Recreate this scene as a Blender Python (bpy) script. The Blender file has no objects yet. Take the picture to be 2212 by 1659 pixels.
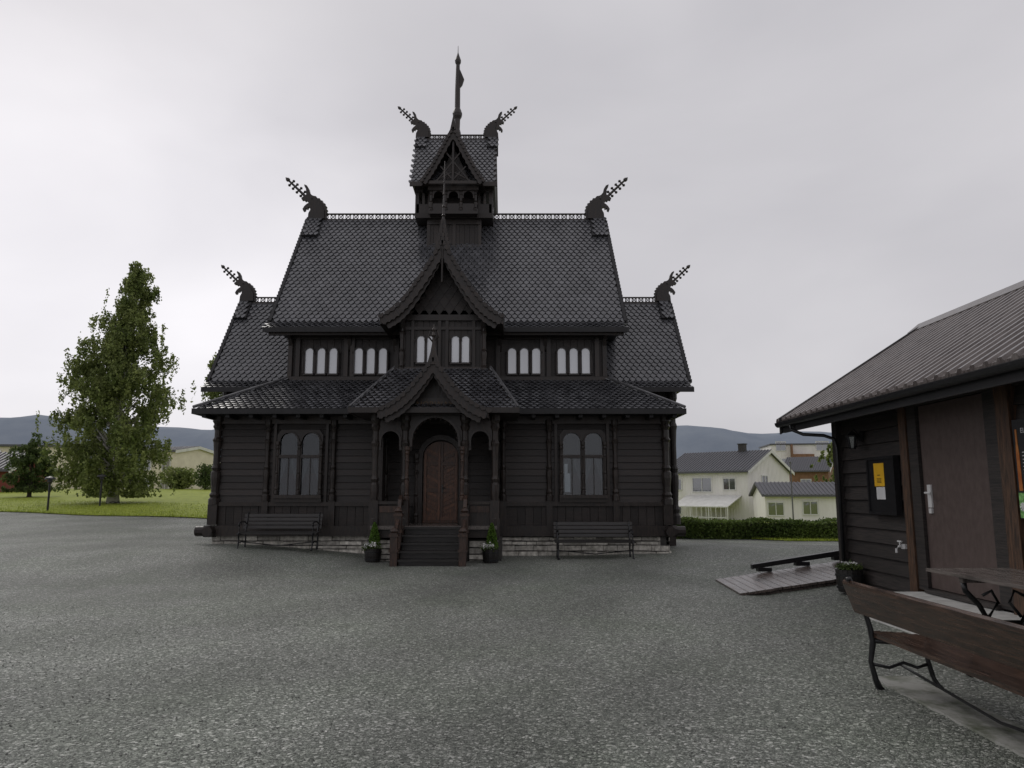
import bpy, math, random
import numpy as np
from mathutils import Vector, Matrix
random.seed(7); rng=np.random.default_rng(7)
scene=bpy.context.scene
COL=scene.collection

# ------------------------------------------------------------ helpers
def sm(t):
    t=max(0.0,min(1.0,t)); return t*t*(3-2*t)
def H(x,y):
    sL=sm((-x-2.5)/5)
    h=sL*(.3*sm((y-13)/6)+.04*max(0,min(y,62)-22))
    sR=sm((x-2)/4)
    h+=.22*sm((x-4.2)/1.2)*sm((24-y)/6) + .06*sm((x-1)/3)*sm((y-17)/2)*sm((26-y)/4)
    h-=sR*.026*max(0,min(y,75)-30)
    return h

def mat(name,c1,c2,rough=.6,stretch=(1,1,1),ns=6,bump=.2,bdist=.01,island=0,spec=.5,metal=0,lo=.35,hi=.65,detail=6,rvar=0):
    m=bpy.data.materials.new(name); m.use_nodes=True
    N=m.node_tree.nodes; L=m.node_tree.links; b=N['Principled BSDF']
    tc=N.new('ShaderNodeTexCoord'); mp=N.new('ShaderNodeMapping'); mp.inputs['Scale'].default_value=stretch
    L.new(tc.outputs['Object'],mp.inputs['Vector'])
    n=N.new('ShaderNodeTexNoise'); n.inputs['Scale'].default_value=ns; n.inputs['Detail'].default_value=detail; n.inputs['Roughness'].default_value=.62
    L.new(mp.outputs[0],n.inputs['Vector'])
    mr=N.new('ShaderNodeMapRange'); mr.inputs['From Min'].default_value=lo; mr.inputs['From Max'].default_value=hi
    L.new(n.outputs['Fac'],mr.inputs['Value'])
    mx=N.new('ShaderNodeMixRGB'); mx.inputs['Color1'].default_value=(*c1,1); mx.inputs['Color2'].default_value=(*c2,1)
    L.new(mr.outputs[0],mx.inputs['Fac']); col=mx.outputs['Color']
    if island>0:
        g=N.new('ShaderNodeNewGeometry'); r=N.new('ShaderNodeMapRange')
        r.inputs['To Min'].default_value=1-island; r.inputs['To Max'].default_value=1+island
        L.new(g.outputs['Random Per Island'],r.inputs['Value'])
        mu=N.new('ShaderNodeMixRGB'); mu.blend_type='MULTIPLY'; mu.inputs['Fac'].default_value=1
        L.new(col,mu.inputs['Color1']); L.new(r.outputs[0],mu.inputs['Color2']); col=mu.outputs['Color']
    L.new(col,b.inputs['Base Color'])
    b.inputs['Roughness'].default_value=rough; b.inputs['Metallic'].default_value=metal
    b.inputs['Specular IOR Level'].default_value=spec
    if rvar>0:
        rr=N.new('ShaderNodeMapRange'); rr.inputs['From Min'].default_value=.3; rr.inputs['From Max'].default_value=.7
        rr.inputs['To Min'].default_value=rough-rvar; rr.inputs['To Max'].default_value=rough+rvar
        L.new(n.outputs['Fac'],rr.inputs['Value']); L.new(rr.outputs[0],b.inputs['Roughness'])
    if bump>0:
        bp=N.new('ShaderNodeBump'); bp.inputs['Strength'].default_value=bump; bp.inputs['Distance'].default_value=bdist
        L.new(n.outputs['Fac'],bp.inputs['Height']); L.new(bp.outputs[0],b.inputs['Normal'])
    return m

def leafmat(name,c1,c2):
    m=mat(name,c1,c2,rough=.6,ns=1.2,bump=0,island=.45,spec=.3)
    N=m.node_tree.nodes; L=m.node_tree.links; b=N['Principled BSDF']
    src=b.inputs['Base Color'].links[0].from_socket
    t=N.new('ShaderNodeBsdfTranslucent'); L.new(src,t.inputs['Color'])
    mx=N.new('ShaderNodeMixShader'); mx.inputs[0].default_value=.42
    L.new(b.outputs[0],mx.inputs[1]); L.new(t.outputs[0],mx.inputs[2])
    L.new(mx.outputs[0],N['Material Output'].inputs['Surface'])
    return m

class MB:
    def __init__(s): s.v=[];s.f=[];s.mi=[];s.M=None;s.cur=0
    def add(s,vs,fs):
        o=len(s.v)
        if s.M is not None: vs=[s.M@Vector(v) for v in vs]
        s.v+=[tuple(v) for v in vs]; s.f+=[tuple(i+o for i in f) for f in fs]; s.mi+=[s.cur]*len(fs)
    def box(s,x0,x1,y0,y1,z0,z1):
        s.add([(x0,y0,z0),(x1,y0,z0),(x1,y1,z0),(x0,y1,z0),(x0,y0,z1),(x1,y0,z1),(x1,y1,z1),(x0,y1,z1)],
              [(0,3,2,1),(4,5,6,7),(0,1,5,4),(1,2,6,5),(2,3,7,6),(3,0,4,7)])
    def prism(s,poly,a0,a1,plane='xz'):
        n=len(poly)
        if plane=='xz': f=lambda p,a:(p[0],a,p[1])
        elif plane=='yz': f=lambda p,a:(a,p[0],p[1])
        else: f=lambda p,a:(p[0],p[1],a)
        vs=[f(p,a0) for p in poly]+[f(p,a1) for p in poly]
        fs=[tuple(range(n)),tuple(range(2*n-1,n-1,-1))]+[(i,(i+1)%n,n+(i+1)%n,n+i) for i in range(n)]
        s.add(vs,fs)
    def tube(s,pts,r,n=6,sq=False):
        pts=[Vector(p) for p in pts]
        rs=r if isinstance(r,(list,tuple)) else [r]*len(pts)
        vs=[];m=len(pts)
        for i,p in enumerate(pts):
            d=(pts[min(i+1,m-1)]-pts[max(i-1,0)]).normalized()
            a=Vector((0,0,1)) if abs(d.z)<.9 else Vector((1,0,0))
            u=d.cross(a).normalized(); w=d.cross(u)
            for k in range(n):
                t=2*math.pi*(k+.5)/n
                vs.append(p+(u*math.cos(t)+w*math.sin(t))*rs[i])
        fs=[tuple(range(n)),tuple(range((m-1)*n,m*n))]
        for i in range(m-1):
            for k in range(n):
                k2=(k+1)%n; fs.append((i*n+k,i*n+k2,(i+1)*n+k2,(i+1)*n+k))
        s.add(vs,fs)
    def lathe(s,cx,cy,prof,n=10):
        vs=[];m=len(prof)
        for r,z in prof:
            for k in range(n):
                t=2*math.pi*(k+.5)/n; vs.append((cx+r*math.cos(t),cy+r*math.sin(t),z))
        fs=[tuple(range(n)),tuple(range((m-1)*n,m*n))]
        for i in range(m-1):
            for k in range(n):
                k2=(k+1)%n; fs.append((i*n+k,i*n+k2,(i+1)*n+k2,(i+1)*n+k))
        s.add(vs,fs)
    def loftx(s,prof,cx):
        n=len(prof)
        vs=[(cx-h,y,z) for y,z,h in prof]+[(cx+h,y,z) for y,z,h in prof]
        fs=[tuple(range(n)),tuple(range(2*n-1,n-1,-1))]+[(i,(i+1)%n,n+(i+1)%n,n+i) for i in range(n)]
        s.add(vs,fs)

ORG={}
def tag(o,label=None,cat=None,kind=None,group=None):
    if label: o["label"]=label
    if cat: o["category"]=cat
    if kind: o["kind"]=kind
    if group: o["group"]=group
def fin(mb,name,mats,parent=None,smooth=False,label=None,cat=None,origin=None,kind=None,group=None,recalc=True):
    v=np.array(mb.v,dtype=float)
    if origin is None:
        a=v.min(0);b=v.max(0); origin=((a[0]+b[0])/2,(a[1]+b[1])/2,a[2])
    origin=np.array(origin,dtype=float)
    me=bpy.data.meshes.new(name); me.from_pydata((v-origin).tolist(),[],mb.f)
    if not isinstance(mats,(list,tuple)): mats=[mats]
    for m in mats: me.materials.append(m)
    me.polygons.foreach_set('material_index',mb.mi)
    if smooth: me.polygons.foreach_set('use_smooth',[True]*len(me.polygons))
    if recalc:
        import bmesh
        bm=bmesh.new(); bm.from_mesh(me); bmesh.ops.recalc_face_normals(bm,faces=bm.faces); bm.to_mesh(me); bm.free()
    me.update()
    o=bpy.data.objects.new(name,me); COL.objects.link(o)
    po=np.zeros(3)
    if parent is not None:
        o.parent=parent; po=ORG[parent.name]
    o.location=tuple(origin-po); ORG[o.name]=origin
    tag(o,label,cat,kind,group)
    return o
def empty(name,loc,label,cat,group=None):
    o=bpy.data.objects.new(name,None); COL.objects.link(o); o.location=loc; o.empty_display_size=.3
    ORG[o.name]=np.array(loc,dtype=float); tag(o,label,cat,None,group); return o
def copy_thing(root,loc,rotz=None,scale=None,label=None):
    def rec(o,par):
        c=o.copy(); COL.objects.link(c)
        if par is not None: c.parent=par
        for ch in list(o.children): rec(ch,c)
        return c
    c=rec(root,None); c.location=loc
    if rotz is not None: c.rotation_euler=(0,0,rotz)
    if scale: c.scale=(scale,)*3
    if label: c["label"]=label
    return c
def text_into(mb,body,size,M,ext=.004,bold=False):
    cu=bpy.data.curves.new('t','FONT'); cu.body=body; cu.size=size; cu.extrude=ext; cu.align_x='CENTER'; cu.resolution_u=3
    o=bpy.data.objects.new('t',cu); COL.objects.link(o)
    dg=bpy.context.evaluated_depsgraph_get(); me=bpy.data.meshes.new_from_object(o.evaluated_get(dg))
    vs=[M@v.co for v in me.vertices]; fs=[tuple(p.vertices) for p in me.polygons]
    mb.add(vs,fs); bpy.data.objects.remove(o); bpy.data.meshes.remove(me)

# ------------------------------------------------------------ materials
TAR=mat('tarred_wood',(.012,.0105,.0105),(.04,.031,.027),rough=.48,stretch=(.6,3,14),ns=5,bump=.5,bdist=.008,island=.3,spec=.4,rvar=.12)
TARV=mat('tarred_wood_trim',(.010,.0088,.0088),(.038,.027,.022),rough=.42,stretch=(9,9,1.2),ns=5,bump=.4,bdist=.006,island=.25,spec=.45,rvar=.12)
BROWN=mat('worn_brown_wood',(.018,.012,.011),(.07,.038,.025),rough=.5,stretch=(9,9,1.5),ns=4,bump=.4,bdist=.006,island=.25)
ROOF=mat('wet_shingle',(.052,.053,.059),(.10,.101,.109),rough=.25,stretch=(1,1,1),ns=1.6,bump=.1,bdist=.01,island=.18,spec=.9,rvar=.07)
ROOFB=mat('roof_board',(.006,.006,.007),(.013,.012,.014),rough=.6,ns=5,bump=.2)
METAL=mat('grey_flashing',(.07,.07,.075),(.13,.13,.135),rough=.35,ns=5,bump=.05,metal=.2)
DOOR=mat('red_brown_door_wood',(.04,.018,.010),(.13,.052,.024),rough=.4,stretch=(8,8,1.5),ns=4,bump=.5,bdist=.006,island=.45)
STONE=mat('foundation_stone',(.30,.285,.25),(.68,.65,.59),rough=.85,ns=9,bump=.7,bdist=.03,island=.35,spec=.2)
MORTAR=mat('dark_mortar',(.04,.038,.035),(.08,.075,.07),rough=.9,ns=9,bump=.3)
IRON=mat('black_iron',(.008,.008,.009),(.018,.018,.02),rough=.35,ns=20,bump=.15,bdist=.003)
BENCHD=mat('dark_bench_wood',(.010,.009,.009),(.025,.022,.02),rough=.35,stretch=(1,8,8),ns=4,bump=.3,island=.2)
BENCHL=mat('wet_brown_bench_wood',(.022,.014,.011),(.085,.048,.033),rough=.2,stretch=(1.2,14,14),ns=3,bump=.35,bdist=.004,island=.25,rvar=.1)
TABLEM=mat('wet_table_slat',(.07,.06,.056),(.19,.165,.15),rough=.2,stretch=(12,1.2,8),ns=3,bump=.3,bdist=.004,island=.25,rvar=.08)
RAMPM=mat('wet_ramp_plank',(.05,.04,.036),(.14,.11,.098),rough=.3,stretch=(12,1,6),ns=3,bump=.3,island=.25,rvar=.1)
SHEDW=mat('shed_plank',(.013,.012,.012),(.042,.034,.031),rough=.5,stretch=(4,.7,14),ns=5,bump=.5,bdist=.008,island=.25)
SHEDB=mat('shed_brown_post',(.025,.015,.010),(.11,.056,.03),rough=.55,stretch=(9,9,1.2),ns=4,bump=.5,island=.1)
SHEDD=mat('brown_door_paint',(.075,.053,.047),(.10,.073,.066),rough=.5,stretch=(5,5,3),ns=3,bump=.08)
SHEDR=mat('corrugated_roof_metal',(.085,.07,.065),(.17,.148,.138),rough=.28,stretch=(1,3,1),ns=4,bump=.12,bdist=.01,metal=.35,spec=.6,rvar=.1)
CONC=mat('concrete',(.44,.44,.42),(.62,.62,.60),rough=.7,ns=6,bump=.35,bdist=.01)
MOSSC=mat('mossy_concrete',(.09,.105,.065),(.34,.34,.315),rough=.8,ns=3.5,bump=.8,bdist=.02,lo=.36,hi=.56,detail=10)
WHITEP=mat('white_house_paint',(.76,.74,.71),(.85,.83,.80),rough=.7,stretch=(1,1,.3),ns=1,bump=.05)
CREAM=mat('cream_render',(.66,.60,.48),(.78,.72,.58),rough=.8,ns=1,bump=.05)
REDP=mat('red_house_paint',(.16,.03,.022),(.22,.045,.03),rough=.7,ns=2,bump=.1)
BRICK=mat('brown_cladding',(.18,.09,.045),(.26,.14,.075),rough=.7,ns=2,bump=.1)
HROOF=mat('dark_house_roof',(.06,.062,.072),(.11,.11,.122),rough=.5,stretch=(2,2,6),ns=4,bump=.3)
WFRAME=mat('window_frame_white',(.6,.6,.57),(.72,.72,.69),rough=.6,ns=2,bump=.02)
PLASTIC=mat('white_fitting',(.55,.55,.55),(.7,.7,.7),rough=.4,ns=4,bump=.02)
YEL=mat('yellow_sign_print',(.76,.42,.02),(.84,.5,.03),rough=.4,ns=2,bump=0)
PAPER_REFL=mat('white_print_and_reflection',(.6,.6,.6),(.72,.72,.72),rough=.5,ns=2,bump=0)
BLACKP=mat('black_print',(.012,.012,.014),(.02,.02,.022),rough=.4,ns=2,bump=0)
ORANGE=mat('orange_print',(.35,.09,.02),(.5,.2,.05),rough=.4,ns=8,bump=0)
GREENP=mat('green_print',(.05,.16,.03),(.3,.6,.2),rough=.4,ns=26,bump=0)
GOLD=mat('faded_gilt_letter',(.08,.045,.02),(.14,.08,.03),rough=.5,ns=8,bump=.1)
BARK=mat('birch_bark',(.03,.028,.025),(.5,.48,.44),rough=.8,stretch=(1,1,3),ns=2.2,bump=.4,lo=.40,hi=.48)
BARKD=mat('dark_bark',(.025,.02,.016),(.06,.05,.04),rough=.85,stretch=(4,4,1),ns=4,bump=.5)
LEAF=leafmat('birch_leaf',(.12,.165,.045),(.28,.32,.11))
LEAFD=leafmat('dark_leaf',(.055,.09,.03),(.13,.175,.055))
LEAFH=leafmat('hedge_leaf',(.06,.10,.022),(.15,.21,.05))
LEAFC=leafmat('cypress_leaf',(.07,.15,.02),(.17,.28,.05))
FLOWER=mat('white_petal',(.7,.7,.68),(.8,.8,.78),rough=.6,ns=5,bump=0,island=.1)
CURT=mat('curtain_cloth',(.05,.05,.055),(.13,.13,.135),rough=.8,stretch=(14,1,1),ns=2,bump=.2)
CURTR=mat('reddish_room',(.014,.008,.008),(.035,.015,.013),rough=.7,ns=2,bump=0)
DARKIN=mat('dark_interior',(.006,.006,.007),(.014,.013,.013),rough=.7,ns=3,bump=0)
def gls(name,base,mixv,rough=.06,tr=True):
    m=bpy.data.materials.new(name); m.use_nodes=True; N=m.node_tree.nodes; L=m.node_tree.links
    g=N.new('ShaderNodeBsdfGlossy'); g.inputs['Roughness'].default_value=rough; g.inputs['Color'].default_value=(.9,.92,.95,1)
    if tr: a=N.new('ShaderNodeBsdfTransparent'); a.inputs[0].default_value=(*base,1)
    else: a=N['Principled BSDF']; a.inputs['Base Color'].default_value=(*base,1)
    tc=N.new('ShaderNodeTexCoord'); n=N.new('ShaderNodeTexNoise'); n.inputs['Scale'].default_value=2.5
    L.new(tc.outputs['Object'],n.inputs['Vector']); bp=N.new('ShaderNodeBump'); bp.inputs['Strength'].default_value=.12; bp.inputs['Distance'].default_value=.02
    L.new(n.outputs['Fac'],bp.inputs['Height']); L.new(bp.outputs[0],g.inputs['Normal'])
    mx=N.new('ShaderNodeMixShader'); mx.inputs[0].default_value=mixv
    L.new(a.outputs[0],mx.inputs[1]); L.new(g.outputs[0],mx.inputs[2]); L.new(mx.outputs[0],N['Material Output'].inputs['Surface'])
    return m
GLASS=gls('window_glass',(.75,.78,.8),.045)
SKYGL=gls('sky_painted_glass',(.42,.43,.45),.3,rough=.25,tr=False)  # pale sky seen in the panes is put into the base colour
HGLASS=gls('dark_house_glass',(.03,.035,.04),.25,tr=False)

def gravel_mat():
    m=bpy.data.materials.new('wet_gravel'); m.use_nodes=True; N=m.node_tree.nodes; L=m.node_tree.links; b=N['Principled BSDF']
    tc=N.new('ShaderNodeTexCoord')
    def vor(s):
        v=N.new('ShaderNodeTexVoronoi'); v.inputs['Scale'].default_value=s; L.new(tc.outputs['Object'],v.inputs['Vector']); return v
    v1=vor(50); v2=vor(105)
    def ramp(sock,pts):
        s=N.new('ShaderNodeSeparateColor'); L.new(sock,s.inputs[0]); r=N.new('ShaderNodeValToRGB'); r.color_ramp.interpolation='LINEAR'
        e=r.color_ramp.elements
        e[0].position=pts[0][0]; e[0].color=(*pts[0][1],1); e[1].position=pts[-1][0]; e[1].color=(*pts[-1][1],1)
        for p,c in pts[1:-1]:
            k=e.new(p); k.color=(*c,1)
        L.new(s.outputs[0],r.inputs[0]); return r
    r1=ramp(v1.outputs['Color'],[(0,(.045,.050,.043)),(.45,(.13,.142,.124)),(.78,(.26,.277,.245)),(.92,(.48,.49,.45)),(1,(.9,.89,.85))])
    r2=ramp(v2.outputs['Color'],[(0,(.045,.050,.043)),(.6,(.16,.173,.15)),(.9,(.34,.35,.315)),(1,(.75,.75,.7))])
    mx=N.new('ShaderNodeMixRGB'); mx.inputs['Fac'].default_value=.45; L.new(r1.outputs[0],mx.inputs['Color1']); L.new(r2.outputs[0],mx.inputs['Color2'])
    n=N.new('ShaderNodeTexNoise'); n.inputs['Scale'].default_value=.3; n.inputs['Detail'].default_value=8; n.inputs['Roughness'].default_value=.6; n.inputs['Distortion'].default_value=.4
    mp=N.new('ShaderNodeMapping'); mp.inputs['Scale'].default_value=(1,.5,1); mp.inputs['Rotation'].default_value=(0,0,.5)
    L.new(tc.outputs['Object'],mp.inputs[0]); L.new(mp.outputs[0],n.inputs['Vector'])
    mr=N.new('ShaderNodeMapRange'); mr.inputs['From Min'].default_value=.35; mr.inputs['From Max'].default_value=.65; mr.inputs['To Min'].default_value=.72; mr.inputs['To Max'].default_value=1.2
    L.new(n.outputs['Fac'],mr.inputs[0])
    # worn arcs (vehicle tracks) swinging round the yard
    wv=N.new('ShaderNodeTexWave'); wv.wave_type='RINGS'; wv.rings_direction='SPHERICAL'; wv.inputs['Scale'].default_value=.11; wv.inputs['Distortion'].default_value=2.5; wv.inputs['Detail'].default_value=3; wv.inputs['Detail Scale'].default_value=.5
    mpw=N.new('ShaderNodeMapping'); mpw.inputs['Location'].default_value=(9,-16,0); L.new(tc.outputs['Object'],mpw.inputs[0]); L.new(mpw.outputs[0],wv.inputs['Vector'])
    mw=N.new('ShaderNodeMapRange'); mw.inputs['To Min'].default_value=.9; mw.inputs['To Max'].default_value=1.1; L.new(wv.outputs['Fac'],mw.inputs[0])
    mm=N.new('ShaderNodeMath'); mm.operation='MULTIPLY'; L.new(mr.outputs[0],mm.inputs[0]); L.new(mw.outputs[0],mm.inputs[1])
    mu=N.new('ShaderNodeMixRGB'); mu.blend_type='MULTIPLY'; mu.inputs['Fac'].default_value=1; L.new(mx.outputs[0],mu.inputs['Color1']); L.new(mm.outputs[0],mu.inputs['Color2'])
    n3=N.new('ShaderNodeTexNoise'); n3.inputs['Scale'].default_value=.6; n3.inputs['Detail'].default_value=8; L.new(tc.outputs['Object'],n3.inputs['Vector'])
    m3=N.new('ShaderNodeMapRange'); m3.inputs['From Min'].default_value=.42; m3.inputs['From Max'].default_value=.66; m3.inputs['To Max'].default_value=.5; L.new(n3.outputs['Fac'],m3.inputs[0])
    mg=N.new('ShaderNodeMixRGB'); mg.blend_type='MULTIPLY'; mg.inputs['Color2'].default_value=(.80,.88,.76,1)
    L.new(m3.outputs[0],mg.inputs['Fac']); L.new(mu.outputs[0],mg.inputs['Color1'])
    L.new(mg.outputs[0],b.inputs['Base Color']); b.inputs['Roughness'].default_value=.6; b.inputs['Specular IOR Level'].default_value=.3
    ad=N.new('ShaderNodeMath'); ad.operation='ADD'; L.new(v1.outputs['Distance'],ad.inputs[0]); L.new(v2.outputs['Distance'],ad.inputs[1])
    bp=N.new('ShaderNodeBump'); bp.invert=True; bp.inputs['Strength'].default_value=.8; bp.inputs['Distance'].default_value=.012
    L.new(ad.outputs[0],bp.inputs['Height']); L.new(bp.outputs[0],b.inputs['Normal'])
    return m
GRAVEL=gravel_mat()
GRASS=mat('lawn_grass',(.19,.24,.028),(.34,.39,.055),rough=.8,ns=2.5,bump=.5,bdist=.05,detail=12,spec=.2)
BLADE=leafmat('grass_blade',(.22,.28,.035),(.36,.43,.07))
HILL=mat('hazy_forest_hill',(.22,.255,.305),(.265,.30,.345),rough=1,ns=.012,bump=0,detail=10,spec=0)  # distance haze is mixed into both hill colours
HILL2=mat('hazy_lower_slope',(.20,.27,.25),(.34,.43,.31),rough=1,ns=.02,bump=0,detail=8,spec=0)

# ------------------------------------------------------------ ground
def sheet(name,xs,ys,zo,m,cond=None,kind='structure'):
    mb=MB(); idx={}
    for j,y in enumerate(ys):
        for i,x in enumerate(xs):
            idx[i,j]=len(mb.v); mb.v.append((x,y,H(x,y)+zo))
    for j in range(len(ys)-1):
        for i in range(len(xs)-1):
            if cond and not cond((xs[i]+xs[i+1])/2,(ys[j]+ys[j+1])/2): continue
            mb.f.append((idx[i,j],idx[i+1,j],idx[i+1,j+1],idx[i,j+1])); mb.mi.append(0)
    return fin(mb,name,m,smooth=True,kind=kind,origin=(0,0,0),recalc=False)
far=[80,110,160,250,500,1200,4000]
xs=[-v for v in reversed(far)]+[x*.8 for x in range(-80,81)]+far
ys=[-40,-20,-10,-6]+[-4+.8*i for i in range(86)]+[68,75,90,120,200,400,900,2500,5000]
sheet('ground',xs,ys,0,GRAVEL)
def lawn_edge(x): return 29.3+(-11.8-x)*.36+.25*math.sin(x*.8)
def strip(name,x0,x1,nx,edge,yend,ny,zo,m):
    mb=MB()
    for i in range(nx+1):
        x=x0+(x1-x0)*i/nx; e=edge(x)
        for j in range(ny+1):
            y=e+(yend-e)*(j/ny)**1.3; mb.v.append((x,y,H(x,y)+zo))
    for i in range(nx):
        for j in range(ny):
            a=i*(ny+1)+j; mb.f.append((a,a+ny+1,a+ny+2,a+1)); mb.mi.append(0)
    return fin(mb,name,m,smooth=True,kind='structure',origin=(0,0,0),recalc=False)
strip('lawn',-75,-9.5,100,lawn_edge,110,40,.035,GRASS)
def redge(x): return 25.6-.12*(x-5)+.1*math.sin(x*1.3)+ (1.2 if x<9 else 0)*(1-sm((x-8)/1.5))
strip('lawn_behind_hedge',5.2,70,90,redge,130,40,.03,GRASS)
mb=MB(); 
def blades(n,fx,fe,depth,hs):
    for _ in range(n):
        x=random.uniform(*fx); y=fe(x)+depth*random.random()**2-.05; z=H(x,y)+.02; h=random.uniform(*hs); a=random.uniform(0,3.14); w=.012
        c,s_=math.cos(a)*w,math.sin(a)*w; o=len(mb.v)
        mb.v+= [(x-c,y-s_,z),(x+c,y+s_,z),(x+random.gauss(0,.025),y+random.gauss(0,.025),z+h)]
        mb.f.append((o,o+1,o+2)); mb.mi.append(0)
blades(16000,(-34,-9.5),lawn_edge,9,(.04,.1)); blades(4000,(5.3,14),redge,2.5,(.04,.1))
fin(mb,'grass',BLADE,kind='stuff',origin=(0,0,0),recalc=False)
mb=MB()
for _ in range(16000):
    y=3.0+8*random.random()**1.3; x=random.uniform(-.75,.75)*y
    s=random.uniform(.004,.0105); z=H(x,y)+s*.3
    q=[Vector((random.uniform(.6,1.2)*s*dx,random.uniform(.6,1.2)*s*dy,random.uniform(.5,.8)*s*dz)) for dx,dy,dz in((1,0,0),(0,1,0),(-1,0,0),(0,-1,0),(0,0,1),(0,0,-1))]
    a=random.uniform(0,6.28); c,s2=math.cos(a),math.sin(a)
    mb.add([(x+p.x*c-p.y*s2,y+p.x*s2+p.y*c,z+p.z) for p in q],[(0,1,4),(1,2,4),(2,3,4),(3,0,4),(1,0,5),(2,1,5),(3,2,5),(0,3,5)])
PEB=mat('gravel_pebble',(.07,.074,.065),(.40,.405,.37),rough=.6,ns=3,bump=0,island=.6)
fin(mb,'gravel',PEB,kind='stuff',origin=(0,0,0),recalc=False)

def hill(name,pts,d,depth,m,rough=.02,sc=1):
    xsx=np.linspace(pts[0][0],pts[-1][0],160); zz=np.interp(xsx,[p[0] for p in pts],[p[1]*sc for p in pts])
    r=np.random.default_rng(len(pts)); nz=np.convolve(r.normal(0,1,200),np.ones(3)/3,'same')[:160]*rough*zz.max()
    zz=zz+nz; mb=MB(); rows=[(0,-.02),(.25,.35),(.5,.7),(.75,.92),(1,1),(1.4,.8)]
    for k,(fy,fz) in enumerate(rows):
        for i,x in enumerate(xsx): mb.v.append((x,d+depth*fy+ (20*math.sin(x*.02+k)),zz[i]*fz+(nz[i-k*7]*2 if 0<k<4 else 0)-3*(k==0)))
    for k in range(len(rows)-1):
        for i in range(159):
            a=k*160+i; mb.f.append((a,a+1,a+161,a+160)); mb.mi.append(0)
    fin(mb,name,m,kind='structure',smooth=True,recalc=False,origin=(0,d,0))
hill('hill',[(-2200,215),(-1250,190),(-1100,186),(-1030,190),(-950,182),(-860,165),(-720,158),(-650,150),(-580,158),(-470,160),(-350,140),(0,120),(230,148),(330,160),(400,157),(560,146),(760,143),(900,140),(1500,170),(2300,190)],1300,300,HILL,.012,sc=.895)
hill('lower_hill',[(-900,22),(-620,38),(-420,40),(-300,34),(-150,10),(200,6),(330,12),(600,22),(1000,20)],700,160,HILL2,.03)

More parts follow.
